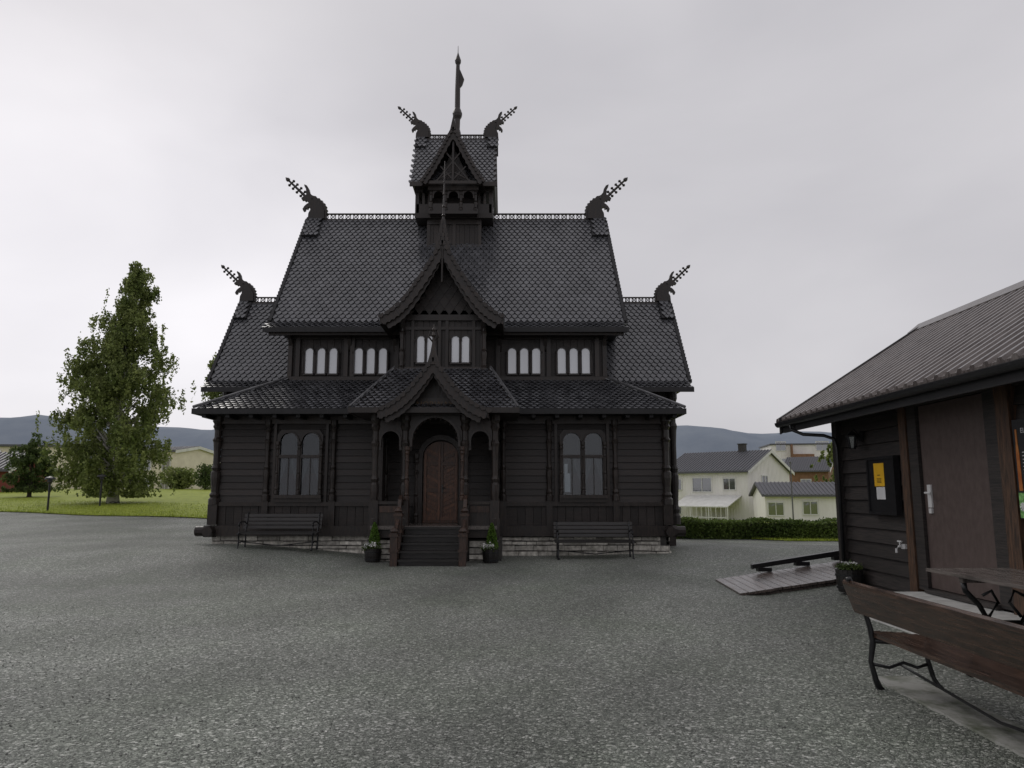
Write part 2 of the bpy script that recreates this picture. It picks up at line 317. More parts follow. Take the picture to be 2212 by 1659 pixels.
# ------------------------------------------------------------ vegetation
def leaf_quads(mb,P,s,asp=.55,down=0):
    n=len(P); a=rng.normal(size=(n,3)); a[:,2]-=down; a/=np.linalg.norm(a,axis=1)[:,None]
    b=rng.normal(size=(n,3)); b=np.cross(a,b); b/=np.linalg.norm(b,axis=1)[:,None]
    S=(s*rng.uniform(.6,1.3,n))[:,None]
    V=np.stack([P-a*S,P+b*S*asp,P+a*S,P-b*S*asp],1).reshape(-1,3)
    o=len(mb.v); mb.v+=[tuple(v) for v in V.tolist()]; mb.f+=[(o+4*i,o+4*i+1,o+4*i+2,o+4*i+3) for i in range(n)]; mb.mi+=[mb.cur]*n
def tree(name,label,loc,Ht,prof,tr,ncl,nlf,leaf,sig,leafm,barkm,cat='tree',droop=1.0,trunk_top=.93,seed=1,nb=0,bare=0,share=.6):
    R=random.Random(seed); root=empty(name,loc,label,cat); x0,y0,z0=loc
    fr=[p[0] for p in prof]; ra=[p[1] for p in prof]; xo=[p[2] if len(p)>2 else 0 for p in prof]
    t=MB(); pts=[];rs=[]
    for i in range(13):
        f=i/12*trunk_top; pts.append((x0+float(np.interp(f,fr,xo))*.7*f+.12*math.sin(f*7+seed)*f,y0+.12*math.cos(f*6+seed)*f,z0-.15+f*Ht)); rs.append(tr*(1-f)**.8+.015 + (tr*.5 if i==0 else 0))
    t.tube(pts,rs,9)
    L=MB(); zs=np.array([p[2] for p in pts])
    def pick():
        f=R.uniform(fr[0],1)
        if R.random()>(.25+float(np.interp(f,fr,ra))/max(ra)): f=R.uniform(fr[0],.7)
        rad=float(np.interp(f,fr,ra)); a=R.uniform(0,6.283)
        return f,rad,a
    bough=[]
    for b in range(nb):
        f=fr[0]+(1-fr[0])*((b+R.random())/nb)**1.05; rad=float(np.interp(f,fr,ra)); a=b*2.4+R.uniform(-.3,.3); bough.append((f,rad,a,R.uniform(.72,1.0)))
    for c in range(ncl):
        if nb and R.random()<share:
            f,rad,a,q=R.choice(bough); k_=R.uniform(.35,.97)
            rr=rad*q*k_; f2=min(1,max(.03,f+(.5-k_)*.03+R.gauss(0,.016))); tz=z0+f2*Ht
            jit=.12+.07*rad
            cx=x0+float(np.interp(f,fr,xo))+rr*math.cos(a)+R.gauss(0,jit); cy=y0+rr*math.sin(a)+R.gauss(0,jit)
        else:
            f,rad,a=pick(); rr=rad*(R.random()**.5)*.85; tz=z0+f*Ht
            cx=x0+float(np.interp(f,fr,xo))+rr*math.cos(a); cy=y0+rr*math.sin(a)
        bz=max(z0+Ht*.12,tz-rr*.75-.3)
        k=int(np.clip(np.searchsorted(zs,bz),1,12)); B=Vector(pts[k-1]).lerp(Vector(pts[k]),.5)
        C=Vector((cx,cy,tz)); mid=B.lerp(C,.55)+Vector((0,0,.25*rr))
        t.tube([B,B.lerp(mid,.5)+Vector((R.gauss(0,.08),R.gauss(0,.08),.05)),mid,C],[tr*.22*(1-f)+.016,tr*.16*(1-f)+.012,.014,.006],5)
        n=int(nlf*R.uniform(.5,1.3)*(.35+.65*min(1,rad/ max(ra)*1.2)))
        sg=sig*(.45+.55*min(1,rad/max(ra)*1.3))*R.uniform(.7,1.2)
        ns=max(3,n//28); P=[]
        for s_ in range(ns):
            sx,sy,sz=R.gauss(0,sg),R.gauss(0,sg),R.gauss(0,sg*.5); ln=R.uniform(.4,1.5)*sg*2*droop
            m_=28; tt=rng.random(m_); 
            P.append(np.stack([cx+sx+tt*0.1*sx+rng.normal(0,.06,m_),cy+sy+rng.normal(0,.06,m_),tz+sz-tt*ln+rng.normal(0,.05,m_)],1))
        P=np.concatenate(P); P=P[P[:,2]>z0+.35]
        if bare: 
            d=np.hypot(P[:,0]-x0,P[:,1]-y0); P=P[~((P[:,2]<z0+bare)&(d<1.0)&(P[:,1]<y0+.3))]
        if len(P): leaf_quads(L,P,leaf,down=.8)
    fin(t,'trunk',barkm,root,smooth=True); fin(L,'crown',leafm,root,recalc=False)
    return root
bz=H(-21.3,40)
tree('birch_tree','tall birch with drooping foliage and pale trunk on lawn',(-21.3,40,bz),13.2,
 [(.05,1.6,-.2),(.10,2.3,-.2),(.17,2.8,-.2),(.27,3.1,-.2),(.36,3.05,-.1),(.46,2.9,.1),(.55,2.75,0),(.65,2.35,.1),(.72,1.7,.1),(.80,1.3,.4),(.87,.85,.5),(.93,.4,.4),(1,.15,.5)],.24,330,300,.088,.36,LEAF,BARK,seed=21,nb=34,bare=3.2,droop=1.3)
tree('shrubby_tree','dark bushy tree standing beside the lawn',(-30.3,47,H(-32,47)),4.0,
 [(.05,1.0),(.3,1.3),(.6,1.15),(.85,.7),(1,.2)],.12,60,260,.08,.32,LEAFD,BARKD,droop=.4,seed=5)
tree('background_tree','leafy tree rising behind the church wing',(-12.2,32,H(-12.2,32)),7.3,
 [(.68,.9),(.8,1.25),(.9,.9),(1,.3)],.14,40,240,.07,.28,LEAF,BARK,seed=8)
tree('background_tree','green tree beside the pale apartment building',(45.5,104,-1.2),10.0,
 [(.1,1.8),(.4,2.4),(.7,2.0),(.9,1.1),(1,.3)],.3,50,160,.2,.7,LEAF,BARKD,droop=.4,seed=9)
def bush(name,label,loc,rx,ry,hz,n,leaf,lm,cat='bush'):
    mb=MB(); x,y,z=loc
    for k in range(9):
        a=random.uniform(0,6.28); r=random.random()*.55
        c=np.array([x+rx*r*math.cos(a),y+ry*r*math.sin(a),z+hz*random.uniform(.3,.6)])
        P=rng.normal(size=(n//9,3)); P/=np.linalg.norm(P,axis=1)[:,None]; P*=rng.uniform(.6,1,(n//9,1))*np.array([rx*.55,ry*.55,hz*.45])
        P+=c; P=P[P[:,2]>z]; leaf_quads(mb,P,leaf)
    st=MB()
    root=empty(name,loc,label,cat)
    for k in range(6):
        a=k; st.tube([(x,y,z-.1),(x+.3*rx*math.cos(a),y+.3*ry*math.sin(a),z+hz*.4),(x+.5*rx*math.cos(a),y+.5*ry*math.sin(a),z+hz*.7)],[.05,.03,.01],5)
    fin(st,'stem',BARKD,root); fin(mb,'foliage',lm,root,recalc=False)
bush('garden_bush','rounded green bush at the lawn edge',(-27.6,62,H(-27,62)),1.8,1.5,1.8,3200,.11,LEAF)
bush('garden_bush','low dark green bush beside the houses',(-24.6,60,H(-23,60)),.9,1.0,2.2,1800,.11,LEAFD)
bush('garden_bush','dark shrub below the dense tree on lawn',(-27.5,50,H(-29,50)),1.3,1.3,1.3,1500,.1,LEAFD)
mb=MB(); N_=15000
hx=rng.uniform(5.7,13.5,N_); hy0=27.0-.12*(hx-5)
P=np.zeros((N_,3)); hw=.42; top=rng.random(N_)<.35
P[:,0]=hx; P[:,1]=hy0+np.where(top,rng.uniform(-hw,hw,N_),-hw+rng.normal(0,.05,N_))
bump_=.04*np.sin(hx*2.3)+.03*np.sin(hx*5.1+1)
P[:,2]=np.where(top,.62+bump_+rng.normal(0,.03,N_),rng.uniform(.0,.62,N_)+bump_*.5)
leaf_quads(mb,P,.045)
hr=empty('clipped_hedge',(9.5,27,H(9.5,27)),'low clipped green hedge along the gravel yard','hedge')
c=MB(); c.M=Matrix.Translation((5.7,27.0,0))@Matrix.Rotation(math.atan(-.12),4,'Z'); 
for i in range(16): c.box(i*.49,i*.49+.485,-.34,.34,-.1,.56+.03*math.sin(i*1.7))
fin(c,'branch',BARKD,hr); fin(mb,'foliage',LEAFH,hr,recalc=False)

# ------------------------------------------------------------ houses
def house(name,label,corner,z0,L,W,hw,hr_,th,wm,rm,wins,ov=.5,cat='house',chim=None,flat=False,extra=None):
    R=Matrix.Rotation(-th,4,'Z'); cc=Vector((corner[0],corner[1],z0))-R@Vector((L/2,-W/2,0))
    M=Matrix.Translation(cc)@R
    root=empty(name,tuple(cc),label,cat)
    mb=MB(); mb.M=M
    if flat:
        mb.box(-L/2,L/2,-W/2,W/2,-.5,hw)
    else:
        mb.prism([(-W/2,-.5),(W/2,-.5),(W/2,hw),(0,hw+hr_),(-W/2,hw)],-L/2,L/2,'yz')
    if wm is WHITEP:
        k=-L/2+.15
        while k<L/2: mb.box(k,k+.05,-W/2-.03,-W/2,0,hw-.02); k+=.3
        k=-W/2+.15
        while k<W/2: mb.box(L/2,L/2+.03,k,k+.05,0,hw-.02+ (hr_*(1-abs(k)/(W/2)) if not flat else 0)); k+=.3
    fin(mb,'wall',wm,root)
    mb=MB(); mb.M=M
    if flat: mb.box(-L/2-.25,L/2+.25,-W/2-.25,W/2+.25,hw,hw+.22)
    else:
        sl=hr_/(W/2)
        for s in(-1,1):
            e=s*(W/2+ov); mb.prism([(0,hw+hr_+.02),(0,hw+hr_+.2),(e,hw-ov*sl+.2),(e,hw-ov*sl+.02)],-L/2-ov*.7,L/2+ov*.7,'yz')
        k=-L/2-ov*.6
        while k<L/2+ov*.6:
            e=-(W/2+ov); mb.prism([(0,hw+hr_+.2),(0,hw+hr_+.26),(e,hw-ov*sl+.26),(e,hw-ov*sl+.2)],k,k+.12,'yz')
            k+=.35
        mb.cur=1
        for s in(-1,1):
            e=s*(W/2+ov); mb.prism([(0,hw+hr_-.12),(0,hw+hr_+.21),(e,hw-ov*sl+.21),(e,hw-ov*sl-.12)],L/2+ov*.7,L/2+ov*.7+.06,'yz')
    rf=fin(mb,'roof',[rm,WFRAME],root)
    if chim:
        mb=MB(); mb.M=M; mb.box(chim-.35,chim+.35,-.3,.3,hw+hr_-.1,hw+hr_+.9); mb.box(chim-.42,chim+.42,-.37,.37,hw+hr_+.9,hw+hr_+1.0); fin(mb,'chimney',MORTAR,rf)
    for face,u,z,w,h in wins:
        mb=MB(); 
        if face=='L': mb.M=M@Matrix.Translation((u,-W/2,z))
        else: mb.M=M@Matrix.Translation((L/2,u,z))@Matrix.Rotation(math.pi/2,4,'Z')
        for a,b,c_,d in((-w/2-.1,w/2+.1,-.1,0),(-w/2-.1,w/2+.1,h,h+.1),(-w/2-.1,-w/2,0,h),(w/2,w/2+.1,0,h),(-.03,.03,0,h)):
            mb.box(a,b,-.1,0,c_,d)
        mb.cur=1; mb.box(-w/2,w/2,-.04,-.005,0,h)
        fin(mb,'window',[WFRAME,HGLASS],root)
    if extra: extra(M,root)
    return root
def canopy(M,root):
    mb=MB(); mb.M=M; W=9.5
    mb.prism([(-W/2-.05,2.5),(-W/2-.05,2.6),(-W/2-3,1.5),(-W/2-3,1.4)],-2.2,4.2,'yz')
    for x in(-2.2,-.1,2.0,4.1): mb.box(x,x+.1,-W/2-2.95,-W/2-2.85,-.4,1.45)
    for k in range(12): mb.box(-2.1+k*.55,-2.05+k*.55,-W/2-2.96,-W/2-2.9,-.4,1.4)
    mb.box(-2.2,4.2,-W/2-2.97,-W/2-2.9,.35,.45)
    fin(mb,'veranda_canopy',WFRAME,root)
house('white_house','two storey white timber house with dark tiled roof',(24.0,76),-1.25,9.9,9.5,5.1,2.1,math.radians(45),WHITEP,HROOF,
 [('L',-3.6,3.2,1.5,1.1),('L',-.3,3.0,2.2,1.4),('L',2.9,3.2,1.3,1.1),('L',-3.6,.6,1.3,1.1),('G',-1.2,3.3,1.2,1.3),('G',-2.8,.7,1.2,1.0)],chim=2.0,extra=canopy)
house('white_annex','low white timber building with grey roof',(33.2,67),-1.3,10.2,6,2.7,1.0,math.radians(8),WHITEP,HROOF,
 [('L',-4.2,.9,1.3,1.1),('L',-1.2,1.0,1.2,1.1),('L',2.4,1.0,1.2,1.1)])
def balc(M,root):
    for k in range(3):
        mb=MB(); mb.M=M
        mb.box(-2,1.6,-6.6,-5.02,2.4+3*k,2.6+3*k); mb.box(-2,1.6,-6.6,-6.52,2.6+3*k,3.5+3*k); mb.box(-2,-1.9,-6.5,-5.02,2.6+3*k,5.2+3*k)
        fin(mb,'balcony',[BRICK],root)
house('apartment_building','brown and pale apartment block with balconies',(56.3,130),-1.2,10.5,10,11.2,0,math.radians(8),WHITEP,HROOF,
 [('L',-3.6,1.2+3*k,1.6,1.5) for k in range(4)]+[('L',3.4,1.2+3*k,2.0,1.5) for k in range(4)],flat=True,cat='apartment building',extra=balc)
house('brown_house','brown gabled house behind the white house',(47.5,112),-1.2,6.5,7,6.2,2.0,math.radians(35),BRICK,HROOF,[('L',0,3.6,1.4,1.2),('G',0,3.6,1.4,1.2)])
house('cream_house','cream rendered flats with shallow sloping roof',(-38.0,84),1.2,5.0,7,5.0,.6,math.radians(18),CREAM,HROOF,
 [('L',-1.4,3.0,1.0,1.3),('L',1.3,3.0,1.0,1.3),('L',-1.4,.7,1.0,1.3),('L',1.3,.7,1.0,1.3)],ov=.3,cat='house')
house('white_house','small white house with orange brown roof edge',(-40.3,100),1.4,5.5,7,3.6,1.0,math.radians(-5),WHITEP,BRICK,[('L',-1.5,1.5,1.2,1.2),('L',1.5,1.5,1.4,1.2)],ov=.4)
house('cream_house','pale terraced flats behind the birch tree',(-44.5,92),1.0,14,8,2.9,.9,math.radians(-6),CREAM,HROOF,
 [('L',-5+2.4*k,1.2,1.2,1.2) for k in range(5)],ov=.3,cat='house')
house('cream_house','pale two storey flats with flat roof',(-44.5,72),1.2,6.5,8,4.8,0,math.radians(-8),CREAM,HROOF,
 [('L',-2+2.0*k,3.2,1.1,1.2) for k in range(3)]+[('L',-2+2.0*k,1.0,1.1,1.2) for k in range(3)],flat=True,cat='house')
house('red_house','dark red timber house at the lawn edge',(-37.2,55),H(-38,55)-.2,6,6,1.9,1.2,math.radians(-4),REDP,HROOF,[('L',1.4,.7,1.1,1.1)])
for (x,y,h,lb) in((-20.9,33.8,1.25,'short dark garden lamp with hood on lawn'),(-20.6,37.5,1.3,'thin grey garden lamp post beside the birch')):
    z=H(x,y); r=empty('garden_lamp',(x,y,z),lb,'lamp')
    mb=MB(); mb.tube([(x,y,z-.1),(x,y,z+h)],.045,8); fin(mb,'post',IRON,r)
    mb=MB(); mb.lathe(x,y,[(.06,z+h),(.1,z+h+.05),(.1,z+h+.16),(.24,z+h+.18),(.2,z+h+.26),(.03,z+h+.32)],12); fin(mb,'lamp_hood',IRON,r)
fp=empty('flag_pole',(17.2,46,-.5),'thin white flag pole beside the white house','flag pole')
mb=MB(); mb.tube([(17.2,46,-.6),(17.2,46,1.5),(17.2,46,3.4)],[.05,.04,.03],8); fin(mb,'post',METAL,fp)
mb=MB(); mb.lathe(17.2,46,[(.01,3.38),(.07,3.44),(.07,3.5),(.01,3.56)],8); fin(mb,'finial',METAL,fp)

# ------------------------------------------------------------ church
AX=-1.85
church=empty('stave_church',(AX,23.5,.1),'black tarred wooden stave church with dragon head gables','church')
def shingles(mb,E,U,V,inside,ulen,vlen,w=.178,h=.15,lift=.036,flip=False,pointed=False):
    E=Vector(E);U=Vector(U).normalized();V=Vector(V).normalized();N=U.cross(V)
    if flip: N=-N
    for r in range(int(vlen/h)+1):
        off=(r%2)*w/2
        for c in range(-1,int(ulen/w)+2):
            u=c*w+off; v=r*h
            if not inside(u,v+.4*h): continue
            hw=w*.45; j=random.uniform(-.002,.002); l=lift*random.uniform(.93,1.08)
            if pointed: pr=[(-hw,h*1.2,.008),(hw,h*1.2,.008),(hw,.42*h,l*.8),(0,-.45*h,l),(-hw,.42*h,l*.8)]
            else: pr=[(-hw,h*1.2,.006),(hw,h*1.2,.006),(hw,.5*h,l*.75),(hw*.6,.1*h,l*.95),(0,-.25*h,l),(-hw*.6,.1*h,l*.95),(-hw,.5*h,l*.75)]
            n=len(pr); t=.022
            vs=[E+U*(u+a+j)+V*(v+b)+N*q for a,b,q in pr]+[E+U*(u+a+j)+V*(v+b)+N*(q-t) for a,b,q in pr[1:]+pr[:1]]
            m=n
            fs=[tuple(range(n))]+[(i,i+1,m+i,m+i-1) for i in range(1,n-1)]+[(n-1,0,m+n-1,m+n-2)]
            mb.add(vs,fs)
def interp_curve(cv,n=28):
    P=[Vector((a,b)) for a,b in cv]; P=[P[0]*2-P[1]]+P+[P[-1]*2-P[-2]]; out=[]
    seg=len(P)-3
    for i in range(n+1):
        t=i/n*seg; k=min(int(t),seg-1); f=t-k; p0,p1,p2,p3=P[k:k+4]
        out.append(.5*((2*p1)+(p2-p0)*f+(2*p0-5*p1+4*p2-p3)*f*f+(3*p1-p0-3*p2+p3)*f**3))
    return out
def gable_roof(mb,cx,cv,y0,y1,th=.09):
    C=interp_curve(cv,14)
    for s in(-1,1):
        pl=[(cx+s*c.x,c.y) for c in C]+[(cx+s*c.x,c.y-th*1.6) for c in reversed(C)]
        mb.prism(pl,y0,y1)
def barge(mb,cx,cv,y0,y1,dep,nsc,out=.03):
    C=interp_curve(cv,60)
    for s in(-1,1):
        lo=[]
        for i,c in enumerate(C):
            a=C[max(i-1,0)];b=C[min(i+1,60)]; t=(b-a).normalized(); n=Vector((t.y,-t.x)); n=n if n.y<0 else -n
            ph=(i/60*nsc)%1; q=c+n*dep*(1-.16*abs(math.cos(math.pi*ph)))
            if q.x<0: q.x=0; 
            lo.append(q)
        up=[c+Vector((0,out)) for c in C]
        for i in range(60):
            q=[up[i],up[i+1],lo[i+1],lo[i]]
            mb.prism([(cx+s*p.x,p.y) for p in q],y0,y1)
def barge_tiles(mb,cx,cv,y0,depth,w=.17):
    C=interp_curve(cv,60); L=0; nxt=0
    for i in range(60):
        a,b=C[i],C[i+1]; d=(b-a); L+=d.length
        if L>=nxt:
            nxt+=w; t=d.normalized(); n=Vector((t.y,-t.x)); n=n if n.y<0 else -n
            for s in(-1,1):
                q=[a-n*.035,a+t*w*.9-n*.035,a+t*w*.95+n*.03,a+t*w*.5+n*.07,a+n*.03]
                mb.prism([(cx+s*p.x,p.y) for p in q],y0-depth,y0)
def arc(cx,zs,r,n=10,rz=None):
    rz=rz or r
    return [(cx+r*math.cos(math.pi*i/n),zs+rz*math.sin(math.pi*i/n)) for i in range(n+1)]
def arch_panel(mb,x0,x1,z0,z1,cx,hw,zs,y0,y1):
    mb.prism([(x0,z0),(x0,z1),(x1,z1),(x1,z0)]+[(cx+hw,z0)]+arc(cx,zs,hw)+[(cx-hw,z0)],y0,y1)
def arch_ring(mb,cx,zb,zs,r,t,y0,y1):
    inn=[(cx+r,zb)]+arc(cx,zs,r)+[(cx-r,zb)]; o=[(cx+r+t,zb)]+arc(cx,zs,r+t)+[(cx-r-t,zb)]
    for i in range(len(inn)-1): mb.prism([inn[i],o[i],o[i+1],inn[i+1]],y0,y1)
def arch_pane(mb,cx,zb,zs,r,y0,y1): mb.prism([(cx+r,zb)]+arc(cx,zs,r)+[(cx-r,zb)],y0,y1)
def turned(mb,x,y,z0,z1,r):
    h=z1-z0
    pr=[(1.5,0),(1.5,.06),(1.1,.08),(1.35,.11),(.95,.14),(1.0,.2),(1.25,.3),(1.25,.36),(.9,.38),(1.2,.41),(.85,.44),(.85,.6),(1.05,.7),(1.3,.73),(.9,.76),(.9,.84),(1.35,.88),(1.1,.91),(1.5,.94),(1.5,1)]
    mb.lathe(x,y,[(r*a,z0+h*b) for a,b in pr],10)

mb=MB()
def stonewall(mb,x0,x1,yf,z0,z1,dirn='x'):
    mb.cur=1
    if dirn=='x': mb.box(x0,x1,yf+.05,yf+.3,z0-.2,z1)
    else: mb.box(yf-.25,yf-.03,x0,x1,z0-.2,z1)
    mb.cur=0; z=z0-.12; 
    while z<z1-.02:
        h=random.uniform(.09,.17); h=min(h,z1-z); x=x0
        while x<x1:
            w=min(random.uniform(.18,.62),x1-x); j=random.uniform(-.03,.03)
            x2=x+w-.012; zz=[z+.006+random.uniform(0,.012) for _ in range(2)]; zt=[z+h-.008-random.uniform(0,.014) for _ in range(2)]
            if dirn=='x': mb.add([(x,yf+j,zz[0]),(x2,yf+j,zz[1]),(x2,yf+.1,zz[1]),(x,yf+.1,zz[0]),(x,yf+j+.01,zt[0]),(x2,yf+j+.01,zt[1]),(x2,yf+.1,zt[1]),(x,yf+.1,zt[0])],[(0,3,2,1),(4,5,6,7),(0,1,5,4),(1,2,6,5),(2,3,7,6),(3,0,4,7)])
            else: mb.box(yf-.1,yf+j,x,x2,zz[0],zt[0])
            x+=w
        z+=h
stonewall(mb,AX-5.9,AX-1.5,19.5,0,.52); stonewall(mb,AX+1.5,AX+5.9,19.5,0,.52)
stonewall(mb,19.5,26,AX+5.93,0,.52,'y')
stonewall(mb,AX-1.5,AX-.84,17.95,0,.5); stonewall(mb,AX+.84,AX+1.5,17.95,0,.5)
stonewall(mb,17.95,19.5,AX+1.52,0,.5,'y')
mb.cur=1; mb.box(AX-1.6,AX+1.6,18.02,19.6,-.2,.5)
fin(mb,'foundation',[STONE,MORTAR],church,label='low pale irregular stone foundation')
mb=MB()
mb.box(AX-5.8,AX+5.8,19.56,25,.4,3.66)
z=1.36
while z<3.4:
    for (a,b) in((-5.8,-1.4),(-1.4,1.4),(1.4,5.8)):
        mb.add([(AX+a,19.5,z),(AX+b,19.5,z),(AX+b,19.6,z),(AX+a,19.6,z),(AX+a,19.53,z+.165),(AX+b,19.53,z+.165),(AX+b,19.6,z+.165),(AX+a,19.6,z+.165)],[(0,3,2,1),(4,5,6,7),(0,1,5,4),(1,2,6,5),(2,3,7,6),(3,0,4,7)])
    mb.box(AX+5.78,AX+5.86,19.6,21.7,z,z+.155); mb.box(AX-5.86,AX-5.78,19.6,21.7,z,z+.155)
    z+=.172
x=-5.78
while x<5.75:
    mb.box(AX+x,AX+x+.2,19.49+random.uniform(0,.015),19.6,.76,1.27); x+=.21
fin(mb,'lower_wall',TAR,church)
mb=MB()
mb.box(AX-5.98,AX+5.98,19.4,19.62,.5,.76); mb.box(AX-5.9,AX+5.9,19.42,19.56,1.26,1.36); mb.box(AX-5.9,AX+5.9,19.42,19.56,3.4,3.62)
mb.box(AX+5.8,AX+5.97,19.62,25,.5,.76)
for s in(-1,1):
    mb.tube([(AX+s*5.8,19.5,.62),(AX+s*6.32,19.5,.62)],.13,10); mb.tube([(AX+s*5.8,19.5,.62),(AX+s*6.1,19.5,.62)],.16,8)
    mb.tube([(AX+s*5.9,19.7,.62),(AX+s*5.9,19.15,.62)],.13,10)
    mb.box(AX+s*5.88-.12,AX+s*5.88+.12,19.36,19.62,.78,1.3)
    turned(mb,AX+s*5.88,19.47,1.3,3.6,.1)
    for xx in(2.82,4.55,1.62):
        mb.box(AX+s*xx-.08,AX+s*xx+.08,19.4,19.5,.76,1.4); turned(mb,AX+s*xx,19.45,1.4,3.5,.065)
    for xx in(3.0,4.36):
        mb.box(AX+s*xx-.035,AX+s*xx+.035,19.43,19.5,1.36,3.4)
fin(mb,'wall_post',TARV,church,label='turned dark wooden pilasters and beams')
for s in(-1,1):
    cx=AX+s*3.7; root=MB()
    for k in(-1,1):
        c=cx+k*.285; arch_ring(root,c,1.55,2.93,.228,.04,19.38,19.5)
        root.box(c-.228,c+.228,19.42,19.47,2.5,2.56); root.box(c-.01,c+.01,19.43,19.46,1.55,2.5)
    root.box(cx-.62,cx+.62,19.3,19.5,1.46,1.55); root.box(cx-.62,cx+.62,19.36,19.5,1.36,1.46)
    root.box(cx-.58,cx+.58,19.37,19.46,2.5,2.58)
    for k in(-1.0,0,1.0): turned(root,cx+k*.57,19.39,1.56,2.93,.038)
    root.prism([(cx-.6,2.93),(cx-.6,3.1),(cx-.5,3.24),(cx+.5,3.24),(cx+.6,3.1),(cx+.6,2.93),(cx+.513,2.93)]+arc(cx+.285,2.93,.228)+[(cx+.057,2.93),(cx-.057,2.93)]+arc(cx-.285,2.93,.228)+[(cx-.513,2.93)],19.42,19.49)
    win=MB()
    for k in(-1,1): arch_pane(win,cx+k*.285,1.55,2.93,.222,19.47,19.476)
    w=fin(win,'window',DARKIN,church,label='paired arched window with dark panes')
    fin(root,'frame',TARV,w)
    cu=MB()
    for k in(-1,1):
        c=cx+k*.285
        for sd in(-1,1):
            pl=[(c+sd*.215,2.48),(c+sd*.04,2.48),(c+sd*.07,2.3),(c+sd*.13,2.1),(c+sd*.18,1.95),(c+sd*.215,1.75)]
            cu.prism(pl,19.462,19.468)
        cu.cur=1; cu.box(c-.21,c+.21,19.4685,19.4695,1.56,2.1); cu.cur=0
    if s>0: cu.cur=2; cu.box(cx-.48,cx-.33,19.455,19.461,1.62,2.1); cu.box(cx-.48,cx-.4,19.455,19.461,2.1,2.35)  # white boxes paint a bright reflection into the right-hand window
    fin(cu,'curtain_and_reflection',[CURT,CURTR,PAPER_REFL],w)
    g=MB()
    for k in(-1,1): arch_pane(g,cx+k*.285,1.55,2.93,.226,19.448,19.45)
    fin(g,'pane',GLASS,w)
def frustum(mb,b,t,th):
    (x0,x1,y0,y1,z0),(X0,X1,Y0,Y1,z1)=b,t
    vs=[(x0,y0,z0),(x1,y0,z0),(x1,y1,z0),(x0,y1,z0),(x0,y0,z0-th),(x1,y0,z0-th),(x1,y1,z0-th),(x0,y1,z0-th),(X0,Y0,z1),(X1,Y0,z1),(X1,Y1,z1),(X0,Y1,z1)]
    mb.add(vs,[(4,7,6,5),(8,9,10,11),(0,1,5,4),(1,2,6,5),(2,3,7,6),(3,0,4,7),(0,1,9,8),(1,2,10,9),(2,3,11,10),(3,0,8,11)])
def hip_tiles(mb,b,t,skip=None,w=.178,h=.155):
    (x0,x1,y0,y1,z0),(X0,X1,Y0,Y1,z1)=b,t
    V=Vector((0,Y0-y0,z1-z0)); L=V.length
    shingles(mb,(x0,y0,z0),(1,0,0),V,lambda u,v:(0<=v<=L) and (X0-x0)*v/L-.02<u<(x1-x0)-(x1-X1)*v/L+.02 and not(skip and skip(x0+u,v)),x1-x0,L,w,h,lift=.045)
    V=Vector((X1-x1,0,z1-z0)); L2=V.length
    shingles(mb,(x1,y0,z0),(0,1,0),V,lambda u,v:0<=v<=L2 and u>(Y0-y0)*v/L2-.02 and u<(y1-y0),y1-y0,L2,w,h)
    V=Vector((X0-x0,0,z1-z0)); 
    shingles(mb,(x0,y0,z0),(0,1,0),V,lambda u,v:0<=v<=L2 and u>(Y0-y0)*v/L2-.02 and u<(y1-y0),y1-y0,L2,w,h,flip=True)
B=(AX-6.22,AX+6.22,18.7,22.3,3.70);T=(AX-4.5,AX+4.5,21.0,22.3,4.82)
mb=MB(); frustum(mb,B,T,.1); mb.cur=1; hip_tiles(mb,B,T,skip=lambda x,v:abs(x-AX)<1.1)
mb.cur=2
for s in(-1,1): mb.tube([(AX+s*6.24,18.68,3.76),(AX+s*4.5,21.0,4.9)],.04,6)
mb.cur=0; mb.box(AX-6.27,AX+6.27,18.66,18.71,3.58,3.72)
for s in(-1,1): mb.box(AX+s*6.24-.03,AX+s*6.24+.03,18.71,22.3,3.58,3.72)
k=-6.0
while k<6.05:
    mb.box(AX+k-.05,AX+k+.05,18.78,19.5,3.5,3.6); k+=.6
fin(mb,'skirt_roof',[ROOFB,ROOF,METAL],church)
mb=MB(); mb.box(AX-6.6,AX+6.6,21.85,25.15,-.1,4.75)
z=.7
while z<4.6:
    mb.box(AX+6.6,AX+6.66,21.9,25.1,z,z+.16); z+=.172
for s in(-1,1): turned(mb,AX+s*6.6,21.85,.7,4.6,.1)
fin(mb,'wing_wall',TAR,church)
